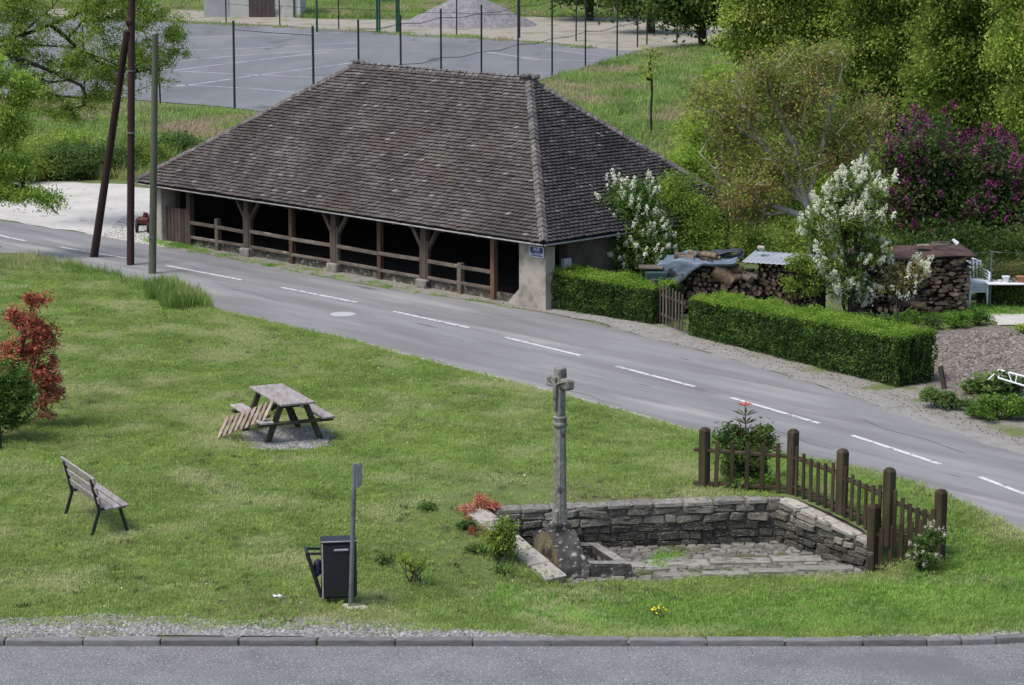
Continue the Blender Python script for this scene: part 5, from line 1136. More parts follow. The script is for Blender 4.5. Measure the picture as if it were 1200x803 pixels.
# dark tank left of tarp
p = onz(764, 372)+nn*.35; mb = MB(); mb.box(p+Vector((0, 0, .55)), (.55, .5, 1.1), bev=.03); tk = mb.build('water_tank', M['tank']); tag(tk, 'square dark teal water tank standing behind the hedge beside the tarpaulin', 'water tank')
p = onz(758, 371)+nn*.3; mb = MB(); mb.box(p+Vector((0, 0, 1.17)), (.6, .42, .05), Matrix.Rotation(-.1, 3, 'Z'), bev=.01); tag(mb.build('plank_cover', M['rail']), 'grey board laid across the top of the dark teal tank', 'board')
# chairs (a nested stack)
ca = onz(1143, 358); AZ = radians(8)
def chair(z, label):
    r = empty('garden_chair', ca+Vector((z*.06, z*.25, z)), AZ, label, 'chair', 'stacked white plastic chairs'); 
    def B(mb, nm): return mb.build(nm, M['chairgrey'], r, world=False)
    mb = MB(); mb.box((0, 0, .42), (.44, .42, .025), bev=.01); mb.box((0, -.215, .395), (.44, .02, .07), bev=.005); B(mb, 'seat')
    for i in range(5): mb = MB(); x = (i-2)*.082; hh = .44+.05*cos((i-2)*.7); mb.bar((x, .21, .42), (x*1.15, .32, .42+hh), .015, .05, up=(0, 1, 0)); B(mb, 'back_slat')
    mb = MB(); mb.tube([(-.21, .2, .42), (-.235, .28, .68), (-.17, .315, .84), (0, .33, .915), (.17, .315, .84), (.235, .28, .68), (.21, .2, .42)], .022, 6); B(mb, 'back_frame')
    for s in (-1, 1):
        mb = MB(); mb.tube([(s*.235, .27, .66), (s*.27, .05, .645), (s*.265, -.2, .62), (s*.235, -.23, .42)], [.022, .03, .03, .022], 6); B(mb, 'armrest')
        for y in (-1, 1): mb = MB(); mb.bar((s*.21, y*.19, .42), (s*.25, y*.24, 0), .05, .045); B(mb, 'leg')
    return r
lab = ['bottom white plastic garden chair of the nested stack by the firewood', 'second white plastic garden chair up in the nested stack by the firewood', 'third white plastic garden chair up in the nested stack by the firewood', 'top white plastic garden chair of the nested stack by the firewood']
c0 = chair(0, lab[0])
for k in (1, 2, 3):
    c = copy_tree(c0); c.location = ca+Vector((0, -.02*k, .075*k)); c['label'] = lab[k]
# potting table
ga_ = onz(1156, 362); tb_ = empty('potting_table', ga_+Vector((.9, .2, 0)), 0, 'white topped garden table with green legs carrying flower pots', 'table')
mb = MB(); mb.box(ga_+Vector((.95, .25, .62)), (1.9, .62, .035), bev=.008); mb.build('table_top', M['white'], tb_)
for x_, y_ in ((.06, 0), (.06, .5), (1.8, 0), (1.8, .5)): mb = MB(); mb.bar(ga_+Vector((x_, y_, 0)), ga_+Vector((x_, y_, .61)), .045, .045); mb.build('leg', M['dark_green_metal'], tb_)
pots = [(1179, 325, .10, .15, 'white', 'white flower pot on the garden table'), (1172, 326, .045, .06, 'white', 'tiny white pot beside the white flower pot'), (1196, 322, .12, .15, 'terracotta', 'large terracotta pot at the right edge of the garden table'), (1188, 321, .06, .10, 'rail', 'small grey pot between the white and terracotta pots')]
for px, py, r_, h_, mt, lb in pots:
    p = Vector((ga_.x+(px-1156)/2800*ga_.y*1.02, ga_.y+.18, .638)); mb = MB(); mb.tube([p, p+Vector((0, 0, h_*.8)), p+Vector((0, 0, h_*.8)), p+Vector((0, 0, h_))], [r_*.72, r_*.95, r_*1.06, r_*1.06], 14); tag(mb.build('flower_pot', M[mt]), lb, 'flower pot')
for i, x_ in enumerate(np.linspace(-.05, 1.9, 9)):
    p = ga_+Vector((x_, .55+rng.uniform(-.08, .08), 0)); 
    C_ = p+Vector((0, 0, .8)); pr = empty('potted_plant', p, 0, ['leafy reddish plant in a row behind the garden table, leftmost', 'second potted plant in the row behind the garden table', 'third potted plant in the row behind the garden table', 'fourth potted plant in the row behind the garden table', 'fifth potted plant in the row behind the garden table', 'sixth potted plant in the row behind the garden table', 'seventh potted plant in the row behind the garden table', 'eighth potted plant in the row behind the garden table', 'last potted plant at the right of the row behind the garden table'][i], 'plant', 'potted plants behind the garden table')
    mb = MB(); mb.tube([p, p+Vector((0, 0, .62))], [.08, .10], 10); mb.build('pot', M['bark'], pr)
    pts = NR.normal(size=(420, 3))*np.array([.13, .12, .12])+np.array([0, 0, .04])+np.array(tuple(C_)); leaf_obj('leaves', pts, .05, M['lf_photinia'] if i % 2 else M['lf_shrub'], pr, pr.location, kind='stuff')
# washing line post
wp = onz(1160, 360); wl = empty('washing_line', wp, 0, 'thin T-topped washing line post with wires in the back garden', 'washing line')
mb = MB(); mb.tube([wp, wp+Vector((0, 0, 1.42))], .022, 7); mb.build('post', M['galv'], wl)
mb = MB(); mb.tube([wp+Vector((-.04, 0, 1.40)), wp+Vector((.22, 0, 1.36))], .018, 6); mb.build('arm', M['galv'], wl)
for y in (.05,): mb = MB(); mb.tube([wp+Vector((-.5, y, 1.34)), wp+Vector((.2, y, 1.37)), wp+Vector((1.6, y, 1.33))], .0035, 4); mb.build('line_wire', M['galv'], wl)
# stake and cold frame rack
sp_ = onz(1107, 457); mb = MB(); mb.bar(sp_, sp_+Vector((-.10, .05, .50)), .11, .09, bev=.01); tag(mb.build('broken_post', M['beam']), 'short leaning wooden stump of a post at the end of the long hedge', 'post')
r0 = onz(1164, 455); r1 = onz(1172, 462); rk = empty('white_rack', r0, 0, 'white painted wire rack lying over the vegetable bed at the right edge', 'rack')
Pz = lambda px, py, z: onz(px, py, z)
A1 = Pz(1157, 446, .30); A2 = Pz(1171, 433, .52); 
q = [Pz(1171, 433.5, .5), Pz(1240, 452, .5), Pz(1236, 463, .42), Pz(1170, 443, .42)]
for a, b in ((q[0], q[1]), (q[2], q[3]), (q[0], q[3]), (q[0], A1)): mb = MB(); mb.tube([a, b], .020, 6); mb.build('tube', M['white'], rk)
for k in range(7):
    t = k/6.5; a = q[0]+(q[1]-q[0])*t; b = q[3]+(q[2]-q[3])*(t+(.09 if k % 2 else -.0)); mb = MB(); mb.tube([a, b], .010, 5); mb.build('rung', M['white'], rk)
for p in (Pz(1198, 450, .44),): mb = MB(); mb.tube([p, p-Vector((.04, .05, .44))], .022, 6); mb.build('leg', M['black_iron'], rk)

# ================================================================== GRASS
t_mown = tuft_mesh('mown_tuft', 50, .20, .036, .010, 1.0, M['grass_mown'])
t_lush = tuft_mesh('lush_tuft', 46, .17, .055, .010, .9, M['grass_lush'])
t_tall = tuft_mesh('tall_tuft', 34, .15, .34, .013, .45, M['grass_tall'])
t_dry = tuft_mesh('meadow_tuft', 30, .32, .20, .022, .8, M['grass_dry'])
t_far = tuft_mesh('far_tuft', 34, .6, .30, .04, .8, M['grass_dry'])
def dens_lawn(x, y):
    if y > road_y(x)-.14-.42*max(0, .35+mnoise.noise((x*1.1, 2, 2))+.5*mnoise.noise((x*4, 2, 2)))*(x > -4.6): return 0
    d = 1.0
    n = mnoise.noise((x*.55, y*.35, 4)); d *= .78+.5*n
    for (px, py, r, a) in ((600,572,1.2,.75), (510,560,.9,.6), (120,622,.7,.55), (20,520,1.0,.6), (560,655,.7,.5), (640,590,.7,.6), (430,705,.9,.45), (800,570,.8,.4)):
        p = lawn_pts[(px, py)]; q = ((x-p.x)**2+((y-p.y)/1.6)**2)/r**2; d *= 1-a*exp(-q)
    return max(.12, d)
lawn_pts = {(px, py): G(px, py) for px, py in ((600,572), (510,560), (120,622), (20,520), (560,655), (640,590), (430,705), (800,570))}
def yedge(x): return road_y(x)-.10
lawn = [(x, KY+.82 if x < -1 else kerb_y(x)+max(.42, .7-.04*x)) for x in np.arange(-9.6, 9.7, .4)]+[(x, min(62, yedge(x))) for x in np.arange(9.6, -13.1, -.4)]+[(-13, 40)]
padh = [(pad_c.x+.86*cos(a), pad_c.y+1.22*sin(a)) for a in np.linspace(0, 2*pi, 20)[:-1]]
pith = [(FBL.x-.2, FBL.y+.35), (FBR.x+.5, FBR.y+.35), (FR.x+.5, FR.y+.1), (FR.x+.1, FR.y-.06), (FL.x-.1, FL.y-.05), (SL0.x-.2, SL0.y)]
scatter(drape('lawn_grass', lawn, M['grass_mown'], cell=.3, lift=.0, dens=dens_lawn, holes=(padh, pith)), t_mown, 140, .7, 1.2, 11, .3, True)
lush = px_poly([(560,702),(600,684),(760,684),(940,680),(1010,676),(1110,668),(1190,672),(1260,700),(1260,742),(1100,744),(700,740),(600,728)], .45)
scatter(drape('lush_grass', lush, M['grass_lush'], cell=.25, lift=.0, dens=lambda x, y: .75+.5*mnoise.noise((x*.8, y*.8, 8)), holes=(pith,)), t_lush, 75, .7, 1.3, 12, .25, True)
g2 = px_poly([(830,545),(900,520),(1000,580),(1100,620),(1200,660),(1240,700),(1120,664),(1040,630),(940,580)], .5)
scatter(drape('fence_grass', g2, M['grass_lush'], cell=.25, lift=.0, dens=lambda x, y: 1.0 if y < road_y(x)-.2 else 0, holes=(pith,)), t_lush, 40, .7, 1.3, 13, .25, True)
t_clip = tuft_mesh('clipping_tuft', 22, .09, .05, .012, 1.5, M['clipping'])
scatter(drape('grass_clippings', lawn, M['grass_mown'], cell=.4, lift=.02, holes=(padh, pith), dens=lambda x, y: max(0, .35+1.3*mnoise.noise((x*.5, y*.8, 6)))*(y < road_y(x)-.5)), t_clip, 5, .3, 1.2, 31, .3, True)
# grass creeping over the gravel strip and the kerb back
creep = [(x, kerb_y(x)+.24) for x in np.arange(-9, 9.4, .3)]+[(x, kerb_y(x)+1.0) for x in np.arange(9.3, -9.1, -.3)]
scatter(drape('kerb_grass', creep, M['grass_tall'], cell=.15, lift=.01, dens=lambda x, y: max(0, mnoise.noise((x*1.1, y*2.5, 3))+.02+.035*x+(y-kerb_y(x)-.75)*.9)*(1 if x < 0 else 1.6)), t_mown, 150, .6, 1.2, 14, .2, True)
# long grass on the bank
bank = [tuple(G(*p)[:2]) for p in [(-160,330),(0,322),(60,322),(110,328),(170,345),(215,352),(243,362)]]+[(x, road_y(x)-.05) for x in np.arange(onz(243,362).x, -13, -.4)]
scatter(drape('bank_grass', bank, M['grass_tall'], cell=.25, lift=0, dens=lambda x, y: .8+.6*mnoise.noise((x*.7, y*.5, 1))), t_tall, 17, .35, .8, 15, .2, True)
rim = [(x, road_y(x)-.06) for x in np.arange(onz(246,364).x, -13, -.4)]+[(x, road_y(x)-.75) for x in np.arange(-13, onz(246,364).x+.1, .4)]
scatter(drape('rim_grass', rim, M['grass_tall'], cell=.2, lift=0, dens=lambda x, y: max(.1, .7+.9*mnoise.noise((x*.9, 1, 1)))), t_tall, 24, .6, 1.35, 16, .2, True)
tc2 = [tuple(G(*p)[:2]) for p in [(172,352),(190,335),(225,350),(247,364),(205,366)]]
scatter(drape('tall_clump', tc2, M['grass_tall'], cell=.2, lift=0), t_tall, 30, .8, 1.5, 17, .2)
# sparse edge grass by the road and the shed
edg = [(x, road_y(x)-.12) for x in np.arange(-4, 9.4, .3)]+[(x, road_y(x)-.6) for x in np.arange(9.3, -4.1, -.3)]
scatter(drape('edge_grass', edg, M['grass_dry'], cell=.2, lift=0), t_mown, 8, .7, 1.3, 18, .2)
scatter(sheet('shed_weeds', [tuple(S(u, v, 0)[:2]) for u, v in ((.8, .12), (LA-.5, .12), (LA-.5, -.35), (9, -.45), (4, -.3), (.8, -.2))], M['grass_lush'], z=.01), t_lush, 9, .6, 1.5, 19, .2)
scatter(sheet('wall_weeds', [tuple(S(u, v, 0)[:2]) for u, v in ((LA-.4, .25), (LA-2.6, .25), (LA-3.3, -.1), (LA-.6, .0))], M['grass_lush'], z=.01), t_lush, 45, .7, 1.9, 20, .2)
# pit weeds
for k_, poly_ in enumerate((px_poly([(748,668),(770,655),(790,656),(776,668)], ZF), px_poly([(765,657),(790,648),(806,652),(800,660)], ZF))): scatter(sheet('floor_weeds', poly_, M['grass_lush'], z=ZF+.03), t_lush, 90, .6, 1.3, 21+k_, .2)
# meadow between the shed and the court, and right of the shed
mead = px_poly([(-250,180),(-250,120),(60,118),(150,124),(275,133),(360,143),(470,140),(640,96),(745,66),(830,52),(1000,50),(1300,70),(1300,300),(1000,300),(860,262),(700,200),(500,190),(250,178),(100,170)])
scatter(sheet('meadow_grass', mead, M['grass_dry'], z=.0, step=3), t_far, 4.2, .5, 1.3, 24, .2)
greenb = px_poly([(-300,218),(-60,208),(60,208),(150,212),(215,214),(250,190),(215,178),(100,160),(-60,158),(-300,165)])
scatter(sheet('long_green_grass', greenb, M['grass_tall'], z=.0, step=3), t_tall, 9, .8, 1.9, 25, .2)
far = px_poly([(-300,14),(230,10),(360,22),(470,22),(600,20),(850,22),(1300,30),(1300,-60),(-300,-60)])
scatter(sheet('far_field_grass', far, M['grass_lush'], z=.0, step=5), t_far, 2.2, .6, 1.6, 26, .2)
cedge = px_poly([(190,24),(330,32),(420,37),(520,42),(600,47),(700,57),(700,60),(600,50.5),(420,39.5),(330,34),(190,27)])
scatter(sheet('court_edge_grass', cedge, M['grass_dry'], z=.02, step=3), t_far, 1.6, .3, .9, 27, .2)
gard = px_poly([(1000,362),(1330,350),(1330,370),(1165,370),(1060,384),(1010,384)])
scatter(sheet('garden_grass', gard, M['grass_lush'], z=.0), t_lush, 30, .9, 1.8, 28, .2)
pnt = px_poly([(640,352),(780,362),(960,380),(960,330),(700,320)]); scatter(sheet('back_garden_grass', pnt, M['grass_tall'], z=.0), t_tall, 7, .5, 1.0, 29, .2)

# ================================================================== HEDGES
def hedge(label, F0, F1, depth, hA, hB, mat, leaf, n, core='hedge_core', name='clipped_hedge', cat='hedge', topbulge=.03):
    F0 = Vector(F0); F1 = Vector(F1); d = F1-F0; L = d.length; d.normalize(); nn = Vector((-d.y, d.x, 0)); nn = nn if nn.y > 0 else -nn
    root = empty(name, (F0+F1)/2+nn*depth/2, 0, label, cat)
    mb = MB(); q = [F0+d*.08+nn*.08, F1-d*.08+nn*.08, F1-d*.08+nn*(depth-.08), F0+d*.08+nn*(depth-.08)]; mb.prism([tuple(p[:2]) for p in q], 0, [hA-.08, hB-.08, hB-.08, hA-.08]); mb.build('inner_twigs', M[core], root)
    pts = []; tops = []
    area = {'front': L*(hA+hB)/2, 'top': L*depth, 'endA': depth*hA, 'endB': depth*hB, 'back': L*.3}; tot = sum(area.values())
    for k, a in area.items():
        m_ = int(n*a/tot*(1.25 if k == 'top' else 1)); u = NR.random(m_); v = NR.random(m_); e = np.abs(NR.normal(size=m_))*.045
        for i in range(m_):
            if k in ('front', 'endA', 'endB') and v[i] < .16 and rng.random() < .55: continue
            hh = hA+(hB-hA)*u[i]; bmp = .11*mnoise.noise((u[i]*L*1.3, v[i]*2.2, 5.0))+.05*mnoise.noise((u[i]*L*5, v[i]*8, 1.0))
            if k == 'front': p = F0+d*(u[i]*L)+nn*(.04+e[i]-bmp-.05)+Vector((0, 0, v[i]*hh))
            elif k == 'back': p = F0+d*(u[i]*L)+nn*(depth-.04-e[i])+Vector((0, 0, hh-.3*v[i]))
            elif k == 'top': p = F0+d*(u[i]*L)+nn*(v[i]*depth)+Vector((0, 0, hh-e[i]+bmp+topbulge*(1-(2*v[i]-1)**2)+(.05*NR.random() if NR.random() < .25 else 0)))
            elif k == 'endA': p = F0+d*(e[i]-bmp)+nn*(u[i]*depth)+Vector((0, 0, v[i]*hA))
            else: p = F1-d*(e[i]-bmp)+nn*(u[i]*depth)+Vector((0, 0, v[i]*hB))
            (tops if k == 'top' else pts).append(tuple(p))
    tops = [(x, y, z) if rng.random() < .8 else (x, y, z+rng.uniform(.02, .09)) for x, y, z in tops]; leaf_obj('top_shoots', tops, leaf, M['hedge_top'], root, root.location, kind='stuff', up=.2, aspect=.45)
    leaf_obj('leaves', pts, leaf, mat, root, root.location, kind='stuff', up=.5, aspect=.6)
    return root
hedge('shorter clipped hedge between the shed pillar and the garden gate', onz(637, 361), onz(764, 381), 1.05, .93, .86, M['hedge'], .050, 26000)
hedge('long clipped hedge running along the road right of the garden gate', onz(806, 393), onz(1050, 455), 1.15, .86, 1.08, M['hedge'], .052, 52000)

# ================================================================== SHRUBS AND PLANTS
def bush(name, label, cat, base, blobs, ncl, nlf, lsize, clr, lmat, bmat=None, group=None, stems=1, **k):
    base = Vector(base); zt = max(b[2] for b in blobs); trunks = []
    for s in range(stems):
        o = Vector((rng.uniform(-.1, .1), rng.uniform(-.1, .1), 0))*(stems > 1); c = blobs[s % len(blobs)]; trunks.append([base+o, base+o+Vector(((c[0]-base.x)*.35, (c[1]-base.y)*.35, (c[2]-base.z)*.5)), Vector((c[0], c[1], c[2]))])
    return tree(name, label, cat, base, trunks, blobs, ncl, nlf, lsize, clr, lmat, bmat or M['bark'], rtip=k.pop('rtip', .004), rmax=k.pop('rmax', .035), group=group, **k)
def bl(px, py, Y, rpx, rpy, ry=None):
    """blob at photo pixel, depth Y, radii in photo pixels"""
    c = ony(px, py, Y); s = F_PX/((c-Vector((0, 0, CAM_Z))).dot(_F)); return (c.x, c.y, c.z, rpx/s, (ry or rpx/s), rpy/s)
# red photinia with green bush before it
p = G(22, 500); Yp = p.y
bush('red_photinia', 'tall shrub of bright red young leaves at the left edge of the lawn', 'shrub', p, [bl(38,352,Yp,16,14), bl(28,385,Yp,22,20), bl(48,395,Yp,18,22), bl(45,430,Yp,26,24), bl(58,455,Yp,16,22), bl(12,420,Yp,20,22), bl(55,478,Yp,14,16), bl(15,372,Yp,14,14)], 150, 60, .08, .08, M['lf_red'], stems=4, up=.9, aspect=.32, mats2=(M['lf_photinia'], .22, 'old_leaves'), shell=.5)
p = G(18, 508); Yp = p.y-.6
bush('green_photinia', 'round green shrub in front of the red one at the left edge', 'shrub', G(20, 503), [bl(8,445,Yp,26,26), bl(22,470,Yp,20,26), bl(-5,480,Yp,28,30), bl(30,450,Yp,12,14)], 130, 66, .07, .09, M['lf_lilac'], stems=3, up=.5, aspect=.4)
p = G(-1, 527); mb = MB(); mb.tube([p, p+Vector((0, 0, .55)), p+Vector((-.05, 0, 1.0))], [.05, .045, .04], 7); tag(mb.build('dead_stem', M['bark']), 'dark bare stem standing at the very left edge of the lawn', 'stem')
# photinia behind the fence
p = onz(872, 566, .80); Yp = p.y
bush('fence_photinia', 'bushy photinia behind the fence with a tuft of reddish leaves on top', 'shrub', p, [bl(872,530,Yp,30,24), bl(888,515,Yp,22,16), bl(858,512,Yp,18,14), bl(872,550,Yp,28,18)], 150, 66, .07, .075, M['lf_lilac'], stems=4, aspect=.4, mats2=(M['lf_photinia'], .35, 'older_leaves'))
# its upright leading shoot
sh = ony(874, 505, Yp); root = empty('photinia_shoot', sh, 0, 'single upright shoot with whorled long leaves above the fence shrub', 'shoot'); mb = MB(); tp = ony(873, 474, Yp); mb.tube([sh, tp], [.012, .006], 5); mb.build('stem', M['bark'], root)
L_ = []; 
for z_, n_l, ln, mt in ((.25, 9, .24, 0), (.55, 8, .25, 0), (.92, 8, .15, 1)):
    c = sh+(tp-sh)*z_; mb = MB()
    for i in range(n_l):
        a = 2*pi*i/n_l+z_*4; dd = Vector((cos(a), sin(a), .42)).normalized(); e_ = c+dd*ln; w = Vector((-sin(a), cos(a), 0))*.022; mid = c+dd*ln*.5+Vector((0, 0, .02)); mb.add([c, mid+w, e_, mid-w], [(0, 1, 2, 3)])
    mb.build('leaf_whorl', M['lf_red'] if mt else M['lf_photinia'], root)
# ground cover at the fence corner
Yg = onz(875, 575, .86).y
bush('bramble_clump', 'low bright green leafy plants spilling over the wall below the fence', 'plant', onz(880, 582, .86), [bl(862,572,Yg,20,10), bl(888,574,Yg,22,10), bl(905,568,Yg,12,8)], 60, 50, .055, .06, M['lf_box'], stems=3, up=1.0)
p = G(1084, 664); Yp = p.y-.15
bush('rose_bush', 'small rose bush with cream flowers at the foot of the right fence post', 'shrub', G(1084, 667), [bl(1084,645,Yp,17,17), bl(1078,655,Yp,14,10), bl(1092,630,Yp,10,14)], 55, 46, .045, .055, M['lf_shrub'], stems=3, flower=(M['rose_white'], 46, .05, None))
# red shrubs at the wall end
for px, py, w, hh, lb in ((549,602,8,9,'leftmost small red leaved shrub on the spring wall end'), (562,598,6,15,'upright small red leaved shrub in the middle of the wall end'), (575,600,9,9,'right hand small red leaved shrub nearest the wall corner')):
    p = G(px, py); bush('red_shrub', lb, 'shrub', p, [bl(px, py-hh*.6, p.y, w, hh*.7)], 18, 34, .05, .05, M['lf_red'], stems=2, up=.8, aspect=.4, group='small red shrubs at the wall end')
p = G(558, 622); root = bush('red_flower', 'trailing crimson flowers hanging over the pale slab', 'flower', p, [bl(553,612,p.y,6,5), bl(562,624,p.y-.1,7,6), bl(570,634,p.y-.2,6,4)], 16, 16, .03, .04, M['lf_shrub'], flower=(M['lf_red'], 34, .05, None))
p = G(585, 655); bush('green_shrub', 'fresh green shrub growing over the pale slabs left of the cross', 'shrub', G(590, 660), [bl(592,622,p.y,12,20), bl(590,645,p.y,12,16), bl(578,632,p.y,10,10)], 75, 44, .05, .06, M['lf_yellowgreen'], stems=3, aspect=.4, mats2=(M['lf_shrub'], .55, 'old_leaves'))
for px, py, w, lb in ((500,598,11,'low dark green weed on the lawn left of the red shrubs'), (560,648,16,'spreading low weeds in the lawn beside the pale slabs'), (545,620,8,'pale leaved low plant beside the wall end'), (592,672,12,'weedy plants at the lower end of the pale slabs'), (450,662,7,'small green weed patch below the yellow-green plant'), (800,404,0,'')):
    if w: p = G(px, py); bush('weed', lb, 'weed', p, [bl(px, py-3, p.y, w, 4)], 22, 26, .05, .045, M['lf_shrub'], up=1.0)
p = G(486, 684); bush('yellow_green_plant', 'feathery yellow-green plant alone on the lawn right of the bin', 'plant', p, [bl(475,656,p.y,9,12), bl(492,660,p.y,10,12), bl(486,670,p.y,8,8)], 50, 16, .05, .045, M['lf_yellowgreen'], stems=4, aspect=.22)
p = G(772, 722); root = empty('dandelion_clump', p, 0, 'clump of yellow dandelions in the lush grass near the kerb', 'flower'); 
fl_ = NR.normal(size=(16, 3))*np.array([.07, .06, .01])+np.array([p.x, p.y, p.z+.10]); leaf_obj('flower_heads', fl_, .035, M['dandelion'], root, p, up=2, aspect=.9)
fl_ = NR.normal(size=(90, 3))*np.array([.08, .07, .03])+np.array([p.x, p.y, p.z+.04]); leaf_obj('leaves', fl_, .06, M['lf_shrub'], root, p, up=.4, aspect=.3)
# white daisies
dz = []
for _ in range(170):
    px, py = rng.uniform(0, 1180), rng.uniform(380, 725); q = G(px, py)
    if q.y < road_y(q.x)-.5 and not pip(q.x, q.y, pith): dz.append((q.x, q.y, q.z+.05))
o = leaf_obj('daisies', dz, .032, M['lf_white'], None, up=3, aspect=.9, kind='stuff')
# garden rows: box bushes etc.
p = onz(1160, 492); bush('box_bush', 'dense rounded bright green bush by the road at the right edge', 'bush', p, [bl(1150,480,p.y+.1,18,16), bl(1172,478,p.y+.1,22,18), bl(1196,484,p.y,24,18), bl(1225,490,p.y-.1,24,18), bl(1160,488,p.y-.1,22,12)], 190, 95, .05, .075, M['lf_box'], stems=3, shell=.3, up=.5)
p = onz(1110, 478); bush('leafy_border', 'low leafy green plants between the hedge end and the bright bush', 'plant', p, [bl(1096,465,p.y,14,10), bl(1115,472,p.y-.2,14,11), bl(1134,476,p.y-.3,10,10)], 90, 60, .055, .06, M['lf_shrub'], stems=3, up=.5)
p = onz(1170, 466); bush('rhubarb_plant', 'broad leaved dark green plant beneath the white rack', 'plant', p, [bl(1150,455,p.y+.3,22,9), bl(1178,452,p.y+.3,20,10)], 46, 20, .15, .10, M['lf_shrub'], stems=3, up=1.6, aspect=.8)
rows_ = [(1010,384,15,9,'lf_shrub','low bluish leafy plant nearest the lilac stems'), (1063,388,20,13,'lf_box','roundest bright green plant in the garden row'), (1093,386,13,8,'lf_shrub','dark low plant in the middle of the garden row'), (1122,384,16,9,'lf_box','green leafy plant beside the tilled soil'), (1145,381,15,11,'lf_box','taller green plant at the right end of the garden row'), (1200,392,10,6,'lf_yellowgreen','pale green plant at the frame edge by the path'), (1036,384,10,8,'lf_shrub','small silvery plant between two rounder garden plants')]
for px, py, w, hh, mt, lb in rows_:
    p = onz(px, py); bush('garden_plant', lb, 'plant', p, [bl(px, py-hh*.8, p.y, w, hh)], 46, 44, .055, .06, M[mt], stems=2, up=.5, group='plants edging the vegetable bed')

# ================================================================== LILACS
p = onz(735, 350); Yw = onz(735, 352).y+1.1
lf = lambda c: c[0] < ony(782, 280, Yw).x
bush('white_lilac', 'rounded lilac thick with white blossom against the shed roof', 'lilac', Vector((p.x, Yw, 0)), [bl(735,265,Yw,42,44), bl(718,280,Yw,30,30), bl(758,285,Yw-.2,34,30), bl(740,235,Yw,28,24), bl(712,262,Yw,28,36), bl(706,288,Yw,20,24), bl(745,300,Yw-.2,38,20)], 400, 100, .085, .17, M['lf_lilac'], stems=4, rmax=.06, flower=(M['lf_white'], 560, .17, lf))
bush('green_shrub', 'fresh green unflowered shrub just right of the rounded white lilac', 'shrub', Vector((ony(800, 300, Yw).x, Yw+.6, 0)), [bl(796,248,Yw+1.0,32,44), bl(818,268,Yw+.9,32,34), bl(784,225,Yw+1.1,20,26), bl(835,285,Yw+.8,22,22), bl(805,290,Yw+.8,36,26)], 330, 100, .07, .17, M['lf_left'], stems=3, rmax=.06, aspect=.4, mats2=(M['lf_lilac'], .35, 'old_leaves'))
p = onz(992, 377); Yl = p.y; mainb = [bl(1008,222,Yl,36,24), bl(985,250,Yl,40,26), bl(1012,262,Yl,32,28), bl(985,300,Yl,34,28), bl(955,275,Yl,20,14), bl(1025,290,Yl,24,22), bl(1000,335,Yl,24,20), bl(985,330,Yl,30,16)]
bush('white_lilac', 'tall loose lilac tree with white blossom spikes in front of the firewood', 'lilac', p, mainb, 210, 72, .075, .12, M['lf_lilac'], stems=5, rmax=.07, rtip=.006, flower=(M['lf_white'], 520, .19, None), mats2=(M['lf_yellowgreen'], .3, 'young_leaves'))
bush('white_lilac', 'spindly low lilac branch with a few white spikes in front of the firewood', 'lilac', onz(1050, 380), [bl(1060,320,Yl-.1,26,14), bl(1075,312,Yl-.1,18,10), bl(1050,338,Yl-.1,22,14), bl(1072,278,Yl,10,8)], 46, 24, .07, .10, M['lf_bud'], stems=4, rmax=.02, flower=(M['lf_white'], 50, .16, None))
bush('green_shrub', 'bright green leafy shoots at the left foot of the tall lilac', 'shrub', onz(945, 375), [bl(936,308,Yl-.2,12,18), bl(928,335,Yl-.2,12,14), bl(950,325,Yl-.2,14,22)], 75, 60, .06, .09, M['lf_yellowgreen'], stems=3, mats2=(M['lf_lilac'], .5, 'old_leaves'))
Yq = 70.0
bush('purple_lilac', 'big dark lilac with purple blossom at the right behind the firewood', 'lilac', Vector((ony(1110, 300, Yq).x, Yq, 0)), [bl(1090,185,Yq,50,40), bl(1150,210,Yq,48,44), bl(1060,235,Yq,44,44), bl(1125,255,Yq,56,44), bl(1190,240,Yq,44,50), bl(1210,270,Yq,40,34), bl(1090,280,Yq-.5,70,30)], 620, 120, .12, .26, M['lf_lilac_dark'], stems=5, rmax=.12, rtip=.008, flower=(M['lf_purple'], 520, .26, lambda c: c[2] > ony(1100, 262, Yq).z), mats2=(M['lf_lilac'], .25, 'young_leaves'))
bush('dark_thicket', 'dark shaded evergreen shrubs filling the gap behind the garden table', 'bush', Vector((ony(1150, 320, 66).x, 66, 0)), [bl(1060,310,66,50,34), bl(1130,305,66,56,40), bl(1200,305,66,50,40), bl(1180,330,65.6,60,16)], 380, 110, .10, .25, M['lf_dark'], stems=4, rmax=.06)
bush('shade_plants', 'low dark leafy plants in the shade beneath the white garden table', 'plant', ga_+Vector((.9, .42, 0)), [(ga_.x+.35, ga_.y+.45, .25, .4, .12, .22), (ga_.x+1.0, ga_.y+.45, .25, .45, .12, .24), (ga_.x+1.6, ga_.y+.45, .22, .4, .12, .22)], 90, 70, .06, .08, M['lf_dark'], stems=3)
bush('dark_thicket', 'low dark bushes closing off the garden behind the potted plants', 'bush', Vector((ga_.x+1, ga_.y+1.6, 0)), [(ga_.x-.6, ga_.y+1.5, .45, .8, .4, .5), (ga_.x+.6, ga_.y+1.6, .45, .8, .4, .5), (ga_.x+1.8, ga_.y+1.6, .5, .8, .4, .5), (ga_.x+2.6, ga_.y+1.6, .5, .8, .4, .5)], 230, 100, .08, .16, M['lf_dark'], stems=3)
